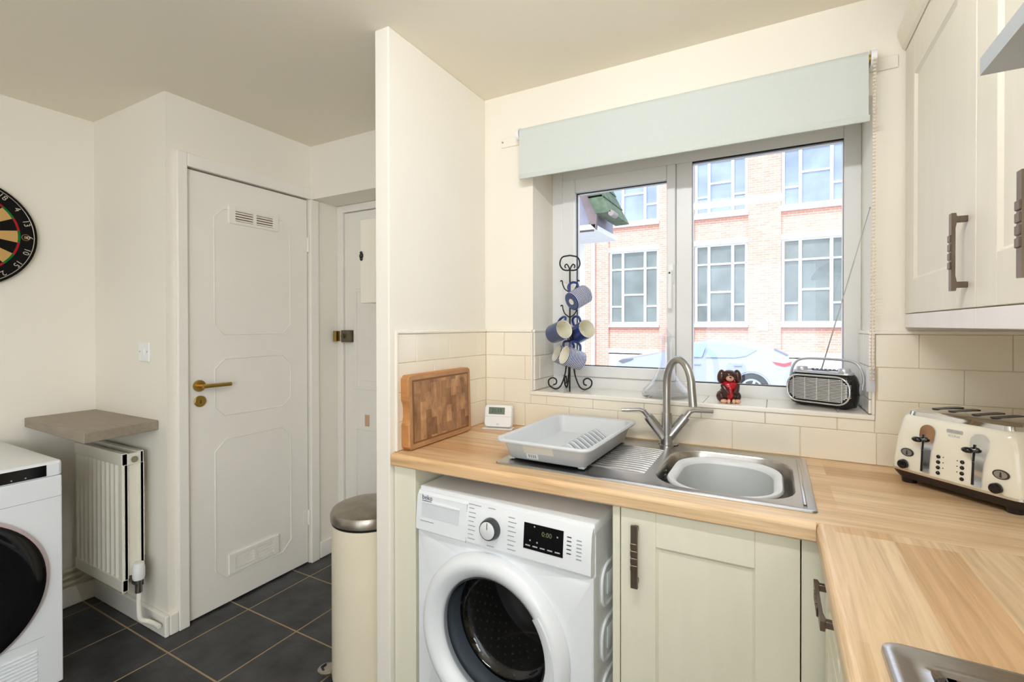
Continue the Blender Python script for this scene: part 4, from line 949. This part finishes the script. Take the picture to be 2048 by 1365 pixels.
pbox(.024, .698, .172, .743, .0013, .001, mat('drawer_recess', (214, 218, 222), .4), 'drawer_pull', dr)
pbox(.022, .741, .174, .7445, .0035, .003, WHITEP, 'drawer_lip', dr)
pbox(.1985, .652, .1995, .765, .0006, .001, INKL, 'panel_seam')
PT = Matrix.Rotation(math.radians(-5), 4, 'X')
def ptext(s, x, z, size, m, nm='lettering'): return text(nm, s, size, m, t, Matrix.Translation((x, py(z)-.0016, z)) @ PT @ Matrix.Rotation(PI/2, 4, 'X'), .0002)
ptext('beko', .044, .7565, .021, INK, 'brand_lettering')
pbox(.024, .7455, .062, .7468, .0016, .001, INK, 'brand_underline')
bm = NB()
for i in range(8):
    for x0, x1 in ((.207, .232 if i % 3 else .226), (.345, .372 if i % 2 else .366)):
        z = .756-.0125*i; a = [(x0, py(z)-.0009, z), (x1, py(z)-.0009, z), (x1, py(z)-.0009, z+.0022), (x0, py(z)-.0009, z+.0022)]; loft(bm, [a, [(q[0], q[1]+.0006, q[2]) for q in a]])
for x0, x1, z in ((.205, .25, .767), (.275, .30, .768), (.02, .075, .683), (.275, .30, .662)):
    a = [(x0, py(z)-.0012, z), (x1, py(z)-.0012, z), (x1, py(z)-.0012, z+.002), (x0, py(z)-.0012, z+.002)]; loft(bm, [a, [(q[0], q[1]+.0006, q[2]) for q in a]])
obj('programme_print', bm, INKL, t)['kind'] = 'stuff'
Mk = Matrix.Translation((.289, py(.713)-.001, .713)) @ Matrix.Rotation(PI/2+math.radians(-4), 4, 'X')
dk = obj('programme_dial', lathe(NB(), [(0, 0), (.0315, 0), (.0315, .004), (.029, .018), (.0275, .021), (.0245, .021)], 40, Mk), mat('dark_grey_plastic', (62, 64, 68), .3), t, 40)
obj('dial_cap', lathe(NB(), [(0, .0205), (.0245, .0205), (.0245, .0225), (.0235, .0232), (0, .0232)], 40, Mk), CHROME if False else mat('satin_silver_cap', (222, 224, 226), .25), dk, 40)
bm = box(NB(), (-.001, .003, .0231), (.001, .022, .0238), 0, 2, Mk); obj('pointer', bm, INK, dk)
ds = pbox(.397, .6855, .517, .7545, .0016, .002, BLACKG, 'display')
ptext('0:00', .468, .733, .018, mat('dim_led', (118, 122, 84), .5), 'digits')
bm = NB()
for x, z in ((.418, .71), (.440, .708), (.43, .748), (.50, .735)):
    a = [(x-.002, py(z)-.0022, z-.002), (x+.002, py(z)-.0022, z-.002), (x+.002, py(z)-.0022, z+.002), (x-.002, py(z)-.0022, z+.002)]; loft(bm, [a, [(q[0], q[1]+.0006, q[2]) for q in a]])
for i in range(5):
    x = .404+.0225*i; z = .694; a = [(x, py(z)-.0022, z), (x+.015, py(z)-.0022, z), (x+.015, py(z)-.0022, z+.0035), (x, py(z)-.0022, z+.0035)]; loft(bm, [a, [(q[0], q[1]+.0006, q[2]) for q in a]])
obj('display_print', bm, mat('pale_print', (176, 178, 180), .5), t)['kind'] = 'stuff'
for i in range(5): pbox(.5275, .7415-.0105*i, .540, .7437-.0105*i, .0012, .001, INK, 'level_mark')
bm = NB()
for i in range(6):
    z = .738-.0095*i; x = .555; a = [(x, py(z)-.0009, z), (x+.014+.002*(i % 2), py(z)-.0009, z), (x+.014, py(z)-.0009, z+.0028), (x, py(z)-.0009, z+.0028)]; loft(bm, [a, [(q[0], q[1]+.0006, q[2]) for q in a]])
obj('level_print', bm, INKL, t)['kind'] = 'stuff'
MD = Matrix.Translation((CXd, 0, CZd)) @ Matrix.Rotation(PI/2, 4, 'X')
bm = lathe(NB(), [(.178, -.012), (.178, .008), (.182, .016), (.206, .036), (.222, .0395), (.236, .034), (.246, .02), (.250, .004), (.248, -.001)], 64, MD); do = obj('door', bm, WHITEP, t, 40)
# grip on the right of the ring
bm = NB(); aa, rings = [], []
for i in range(13):
    a = math.radians(38-66*i/12); c_, s_ = math.cos(a), math.sin(a)
    rings.append([(CXd+r2*c_, -y2, CZd+r2*s_) for r2, y2 in ((.186, .018), (.186, .027), (.207, .041), (.217, .0425), (.217, .036))])
loft(bm, rings); obj('door_grip', bm, WHITEP, do, 40)
bm = lathe(NB(), [(.179, .004), (.172, .006), (.170, -.02), (.168, -.06), (.16, -.08), (.14, -.092), (0, -.098)], 56, MD); obj('door_glass', bm, glassmat('door_glass_dark', (.62, .64, .66), 1.6, .02), do, 50)
bm = lathe(NB(), [(.199, -.03), (.193, -.032), (.176, -.05), (.174, -.075), (.19, -.09), (.199, -.09)], 56, MD); obj('door_seal', bm, mat('grey_rubber_seal', (108, 116, 124), .45), t, 50)
DRM = mat('drum_steel', (120, 118, 112), .22, metal=1, var=.1, scale=12)
bm = lathe(NB(), [(.196, -.09), (.235, -.11), (.235, -.36), (.20, -.375), (0, -.38)], 56, MD); obj('drum', bm, DRM, t, 50)
bm = NB()
for j in range(9):
    for i in range(44):
        a = 2*PI*(i+.5*(j % 2))/44; v = MD @ Vector((.2345*math.cos(a), .2345*math.sin(a), -.13-.024*j)); sph(bm, v, .0042, 6)
o = obj('drum_perforations', bm, mat('drum_hole', (16, 16, 16), .5), t); o['kind'] = 'stuff'
for k in range(3):
    a = 2*PI*k/3+.6; Mk = MD @ Matrix.Rotation(a, 4, 'Z'); bm = NB(); loft(bm, [[Mk @ Vector((r2, y2, z2)) for r2, y2 in ((.236, -.035), (.19, -.008), (.19, .008), (.236, .035))] for z2 in (-.13, -.35)]); obj('drum_paddle', bm, DRM, t)
for i in range(4):
    z = .59-.15*i
    for nm in (0,):
        bm = NB(); tube(bm, [(Wm+.001, q[0], q[1]) for q in rr(.19, z, .26, .11, .04, 5)], .005, 8, True); box(bm, (Wm, .10, z-.03), (Wm+.004, .28, z+.03), .003); obj('side_pressing', bm, WHITEP, t, 60)
for x in (.05, Wm-.05):
    for y in (.05, Dm-.05): obj('foot', cyl(NB(), (x, y, 0), (x, y, .016), .02, 14), BLACKP, t)

# ================================================================== LEFT SIDE
# shelf
bm = NB(); P = [(-1.769, -.7205), (-1.769, -.972), (-1.155, -.985), (-1.19, -.7205)]; prism(bm, P, .86, .90); bmesh.ops.bevel(bm, geom=[e for e in bm.edges], offset=.002, segments=1, affect='EDGES')
tag(obj('shelf', bm, mat('grey_wood_laminate', (150, 138, 122), .5, var=.10, scale=5, stretch=(1.5, 12, 12))), 'square grey wood effect shelf in the corner above the radiator', 'shelf')
# radiator
RW = mat('radiator_enamel', (230, 226, 212), .35, var=.01)
t = thing('radiator', 'white panel radiator on the niche wall under the corner shelf', 'radiator', (-1.68, -.72, .2))
Lr, Hr = .44, .575
def panel(y, nm):
    bm = NB(); N = 11; rings = []
    prof = []
    step = Lr/N
    for i in range(N):
        x = i*step; prof += [(x, y), (x+step*.18, y-.009), (x+step*.5, y-.009), (x+step*.68, y)]
    prof += [(Lr, y)]
    lo_ = prof + [(Lr, y+.012), (0, y+.012)]
    loft(bm, [[(q[0], q[1], .05) for q in lo_], [(q[0], q[1], Hr-.05) for q in lo_]])
    box(bm, (0, y-.011, 0), (Lr, y+.012, .052), .004); box(bm, (0, y-.011, Hr-.052), (Lr, y+.012, Hr), .004); box(bm, (Lr-.02, y-.010, 0), (Lr, y+.012, Hr), .003)
    return obj(nm, bm, RW, t)
panel(-.102, 'front_panel'); panel(-.045, 'rear_panel')
bm = NB(); box(bm, (Lr-.012, -.092, Hr-.052), (Lr+.002, -.044, Hr-.004), .003); obj('end_cap', bm, RW, t); box
bm = NB(); cyl(bm, (Lr+.002, -.07, Hr-.03), (Lr+.008, -.07, Hr-.03), .013, 16); obj('bleed_valve', bm, CHROME, t, 40)
bm = NB(); box(bm, (Lr-.03, -.088, .06), (Lr-.006, -.05, Hr-.05)); obj('convector_fins', bm, RW, t)
bm = NB(); cyl(bm, (Lr, -.07, .03), (Lr+.045, -.07, .03), .011, 12); cyl(bm, (Lr+.035, -.07, -.005), (Lr+.035, -.07, .055), .013, 14); obj('valve_body', bm, mat('dull_chrome', (128, 122, 112), .3, metal=.9), t, 40)
bm = lathe(NB(), [(0, .05), (.019, .05), (.022, .06), (.022, .095), (.018, .118), (0, .122)], 20, Matrix.Translation((Lr+.035, -.07, 0))); obj('thermostatic_head', bm, WHITEPL, t, 40)
for x in (.08, Lr-.08): obj('wall_bracket', box(NB(), (x-.012, -.034, .1), (x+.012, 0, .4)), RW, t)
PW_ = mat('cream_painted_pipe', (224, 214, 190), .45)
bm = NB(); tube(bm, bez([(-1.205, -.79, .194), (-1.205, -.79, .12), (-1.203, -.785, .08), (-1.19, -.762, .062), (-1.15, -.755, .058), (-1.12, -.755, .057)], 6), .009, 12)
tag(obj('radiator_pipe', bm, mat('white_painted_pipe', (238, 234, 222), .4), None, 50), 'white bent pipe from the radiator valve along the skirting', 'pipe')
for k, (dy, z) in enumerate(((.012, .105), (.012, .135), (.012, .165))):
    bm = NB(); tube(bm, bez([(-1.757, -2.2, z), (-1.757, -1.3, z), (-1.757, -.86, z+.002), (-1.754, -.77, z+.01), (-1.73, -.742, z+.012), (-1.62, -.741, z+.006), (-1.45, -.741, z)], 5), .0095, 10)
    tag(obj('heating_pipe', bm, PW_, None, 50), ('lowest', 'middle', 'topmost')[k]+' of three cream pipes running along the left wall', 'pipe', 'heating pipes above the skirting')
# light switch
t = thing('light_switch', 'white light switch on the niche wall left of the cupboard door', 'switch', (-1.294, -.72, 1.19))
obj('plate', box(NB(), (-.043, -.009, -.043), (.043, 0, .043), .003), WHITEPL, t); obj('rocker', box(NB(), (-.011, -.013, -.018), (.011, -.008, .018), .002), WHITEPL, t)
bm = NB(); [cyl(bm, (x, -.0098, 0), (x, -.0088, 0), .0035, 10) for x in (-.03, .03)]; obj('screw', bm, STEELD, t)
# dartboard
t = thing('dartboard', 'round black dartboard hung on the left wall', 'dartboard', (-1.77, -1.158, 1.686))
MB_ = frame((0, 1, 0), (0, 0, 1), (1, 0, 0), (0, 0, 0))     # local 2D x->+Y, y->+Z, out->+X
BK = mat('black_sisal', (20, 18, 17), .85, spec=.15); TN = mat('tan_sisal', (196, 158, 98), .85, spec=.15); RD_ = mat('red_sisal', (162, 34, 40), .85, spec=.15); GN = mat('green_sisal', (22, 110, 52), .85, spec=.15); WIRE = mat('steel_wire', (206, 202, 192), .3, metal=.8)
bm = lathe(NB(), [(0, 0), (.2235, 0), (.2255, .003), (.2255, .027), (.222, .030), (0, .030)], 72, MB_); obj('board', bm, BK, t, 40)
nums = [20, 1, 18, 4, 13, 6, 10, 15, 2, 17, 3, 19, 7, 16, 8, 11, 14, 9, 12, 5]
def arcseg(r0, r1, a0, a1, z0, z1, k=6):
    o = [(r1*math.cos(a0+(a1-a0)*i/k), r1*math.sin(a0+(a1-a0)*i/k)) for i in range(k+1)] + [(r0*math.cos(a1+(a0-a1)*i/k), r0*math.sin(a1+(a0-a1)*i/k)) for i in range(k+1)]
    bm = NB(); loft(bm, [[MB_ @ Vector((x, y, z0)) for x, y in o], [MB_ @ Vector((x, y, z1)) for x, y in o]]); return bm
for i, nn in enumerate(nums):
    ac = PI/2-2*PI*i/20; a0, a1 = ac-PI/20, ac+PI/20; ev = i % 2 == 0
    obj('sector', arcseg(.016, .162, a0, a1, .0298, .0306), BK if ev else TN, t)
    obj('double_segment', arcseg(.162, .170, a0, a1, .0298, .0308), RD_ if ev else GN, t); obj('treble_segment', arcseg(.099, .107, a0, a1, .030, .0310), RD_ if ev else GN, t)
    Mt = MB_ @ Matrix.Translation((.198*math.cos(ac), .198*math.sin(ac), .0315)) @ Matrix.Rotation(ac-PI/2, 4, 'Z')
    text('number', str(nn), .03, WIRE, t, Mt, .0006)
obj('bullseye', lathe(NB(), [(0, .0298), (.016, .0298), (.016, .031), (0, .031)], 24, MB_), GN, t); obj('inner_bull', lathe(NB(), [(0, .031), (.0065, .031), (.0065, .0315), (0, .0315)], 20, MB_), RD_, t)
bm = NB(); tube(bm, [MB_ @ Vector((.2135*math.cos(2*PI*i/60), .2135*math.sin(2*PI*i/60), .0318)) for i in range(60)], .0016, 6, True); obj('number_ring', bm, WIRE, t, 60)
bm = NB(); lathe(bm, [(.012, .0300), (.014, .0300), (.014, .0306), (.012, .0306)], 24, MB_ @ Matrix.Translation((.187, 0, 0))); box(bm, (-.005, -.006, .03), (.005, .006, .0306), 0, 2, MB_ @ Matrix.Translation((.187, 0, 0))); obj('board_mark', bm, mat('faded_gold_print', (150, 112, 74), .7), t)
# tumble dryer, faces +X
t = thing('tumble_dryer', 'white tumble dryer with round black door at the left edge', 'tumble dryer', (-1.15, -1.05, 0))
# local: x out of front (0 at front), y negative to the left in the picture
Wd, Hd = .597, .82
bm = box(NB(), (-.58, -Wd, .018), (0, 0, Hd-.055), .004); obj('cabinet', bm, WHITEP, t)
bm = box(NB(), (-.58, -Wd, Hd-.055), (.002, 0, Hd), .009, 3); obj('top', bm, WHITEP, t, 40)
bm = box(NB(), (-.003, -Wd+.005, Hd-.052), (.004, -.008, Hd-.008), .002); 
obj('control_panel', bm, WHITEP, t)
bm = box(NB(), (.0035, -.44, Hd-.049), (.0055, -.044, Hd-.010)); obj('display', bm, BLACKG, t)
bm = NB(); [box(bm, (.0054, -.10-.035*i, Hd-.043), (.0058, -.096-.035*i, Hd-.039)) for i in range(7)]; obj('display_print', bm, INKL, t)
bm = NB(); box(bm, (-.0005, -Wd+.002, .690), (.0006, -.002, .6915)); box(bm, (-.0005, -Wd+.002, .205), (.0006, -.05, .2062)); obj('panel_seam', bm, INKL, t)
Mq = Matrix.Translation((0, -Wd/2, .43)) @ frame((0, 1, 0), (0, 0, 1), (1, 0, 0), (0, 0, 0))
dd = obj('door', lathe(NB(), [(.2575, 0), (.2575, .012), (.252, .018), (.246, .02)], 64, Mq), mat('pale_door_rim', (206, 188, 192), .3, metal=.3), t, 40)
obj('door_disc', lathe(NB(), [(.252, .0), (.248, .021), (.235, .026), (.16, .024), (.135, .016), (.12, .0135), (0, .0135)], 64, Mq), BLACKG, dd, 40)
obj('door_window', lathe(NB(), [(.132, .0165), (.118, .0145), (.10, .017), (0, .024)], 56, Mq), mat('smoked_glass', (30, 30, 34), .03, spec=.8), dd, 40)
for i in range(9): obj('vent_slat', box(NB(), (-.001, -.30, .062+.0125*i), (.004, -.07, .0675+.0125*i), .001, 1), WHITEP, t)
for x in (-.05, -.53):
    for y in (-.05, -Wd+.05): obj('foot', cyl(NB(), (x, y, 0), (x, y, .02), .02, 14), BLACKP, t)
# bin
t = thing('pedal_bin', 'cream cylindrical pedal bin with steel lid behind the partition', 'bin', (-.212, -.477, 0))
BN = mat('cream_bin_enamel', (228, 218, 194), .35, var=.02); LID = mat('worn_steel_lid', (160, 152, 140), .3, metal=.9, var=.18, scale=14)
r = .135
obj('body', lathe(NB(), [(0, .022), (r, .022), (r, .583), (r-.003, .585), (0, .585)], 56), BN, t, 40)
obj('base_ring', lathe(NB(), [(0, 0), (r+.002, 0), (r+.003, .02), (r, .024), (0, .024)], 56), BLACKP, t, 40); obj('collar', lathe(NB(), [(0, .585), (r+.001, .585), (r+.002, .595), (0, .595)], 56), BLACKP, t, 40)
obj('lid', lathe(NB(), [(r+.004, .594), (r+.005, .616), (r-.001, .628), (r-.02, .636), (.06, .645), (0, .647)], 56), LID, t, 40)
pd = Vector((-.135, -.093, 0)).normalized(); pn = Vector((-pd.y, pd.x, 0))
bm = NB(); M = frame(pd, pn, (0, 0, 1), (0, 0, 0)); loft(bm, [[M @ Vector((x+.155, y, z)) for x, y in rr(0, 0, .07*s, .062*s, .03)] for z, s in ((.022, .9), (.026, 1), (.032, 1), (.036, .85))]); pe = obj('pedal', bm, mat('pedal_steel', (170, 164, 156), .25, metal=.9), t, 40)
bm = NB(); tube(bm, [M @ Vector(q) for q in ((.165, -.016, .036), (.176, 0, .037), (.165, .016, .036))], .004, 8); obj('pedal_grip', bm, BLACKP, pe, 40)
# meter cupboard on the far side of the partition
t = thing('meter_cupboard', 'small cream wall box fixed high beside the entrance door', 'wall box', (-.44, -.3, 1.40))
obj('case', box(NB(), (0, .018, 0), (.377, .296, .352), .003), CREAMU, t); obj('front', box(NB(), (-.002, 0, -.002), (.377, .018, .354), .003), CREAMU, t)
bm = NB(); M = Matrix.Translation((.008, -.004, .2)); [sph(bm, M @ Vector((x, 0, z)), (rx, .006, rz_), 10) for x, z, rx, rz_ in ((0, .012, .006, .007), (-.004, -.002, .005, .010), (.005, 0, .005, .011), (.0, -.014, .007, .008))]; tag(obj('magnet', bm, BLACKP, None, 60), 'small dark magnet on the edge of the cream wall box', 'magnet').matrix_world = t.matrix_basis.copy() if False else Matrix.Translation((-.44, -.3, 1.40))
bm = NB(); P = [(-.462, -.276, 1.60), (-.4405, -.29, 1.60), (-.4405, -.29, 1.50), (-.475, -.268, 1.50)]; loft(bm, [P, [(p[0]+.0006, p[1]+.001, p[2]) for p in P]]); tag(obj('paper_note', bm, PAPER), 'white paper slip hanging from the side of the wall box', 'note')

# ceiling light over the camera (seen only as a reflection in the window)
t = thing('ceiling_light', 'white tube light hung below the kitchen ceiling, seen reflected in the window', 'light', (.83, -1.3, CZ))
obj('casing', box(NB(), (-.36, -.03, -.13), (.36, .03, -.09), .004), WHITEPL, t)
obj('tube', cyl(NB(), (-.34, 0, -.16), (.34, 0, -.16), .02, 20), emis('lit_tube', (250, 252, 255), LAMP), t, 40)
for x in (-.35, .35): obj('lamp_holder', box(NB(), (x-.012, -.02, -.18), (x+.012, .02, -.10), .003), WHITEPL, t)
for x in (-.25, .25): obj('drop_rod', cyl(NB(), (x, 0, -.092), (x, 0, 0), .005, 10), WHITEPL, t, 40)
# unseen glazed door, added behind the camera to let in more light
d3 = thing('added_glazed_door', '', 'door', (.3, -4.25, 0)); del d3['label'], d3['category']; d3['kind'] = 'structure'
obj('door_frame', frame_rect(NB(), 0, .02, 1.3, 2.08, .07, 0, .05, .003), UPVC, d3); obj('pane', box(NB(), (.07, .02, .09), (1.23, .026, 2.01)), GLASS, d3)
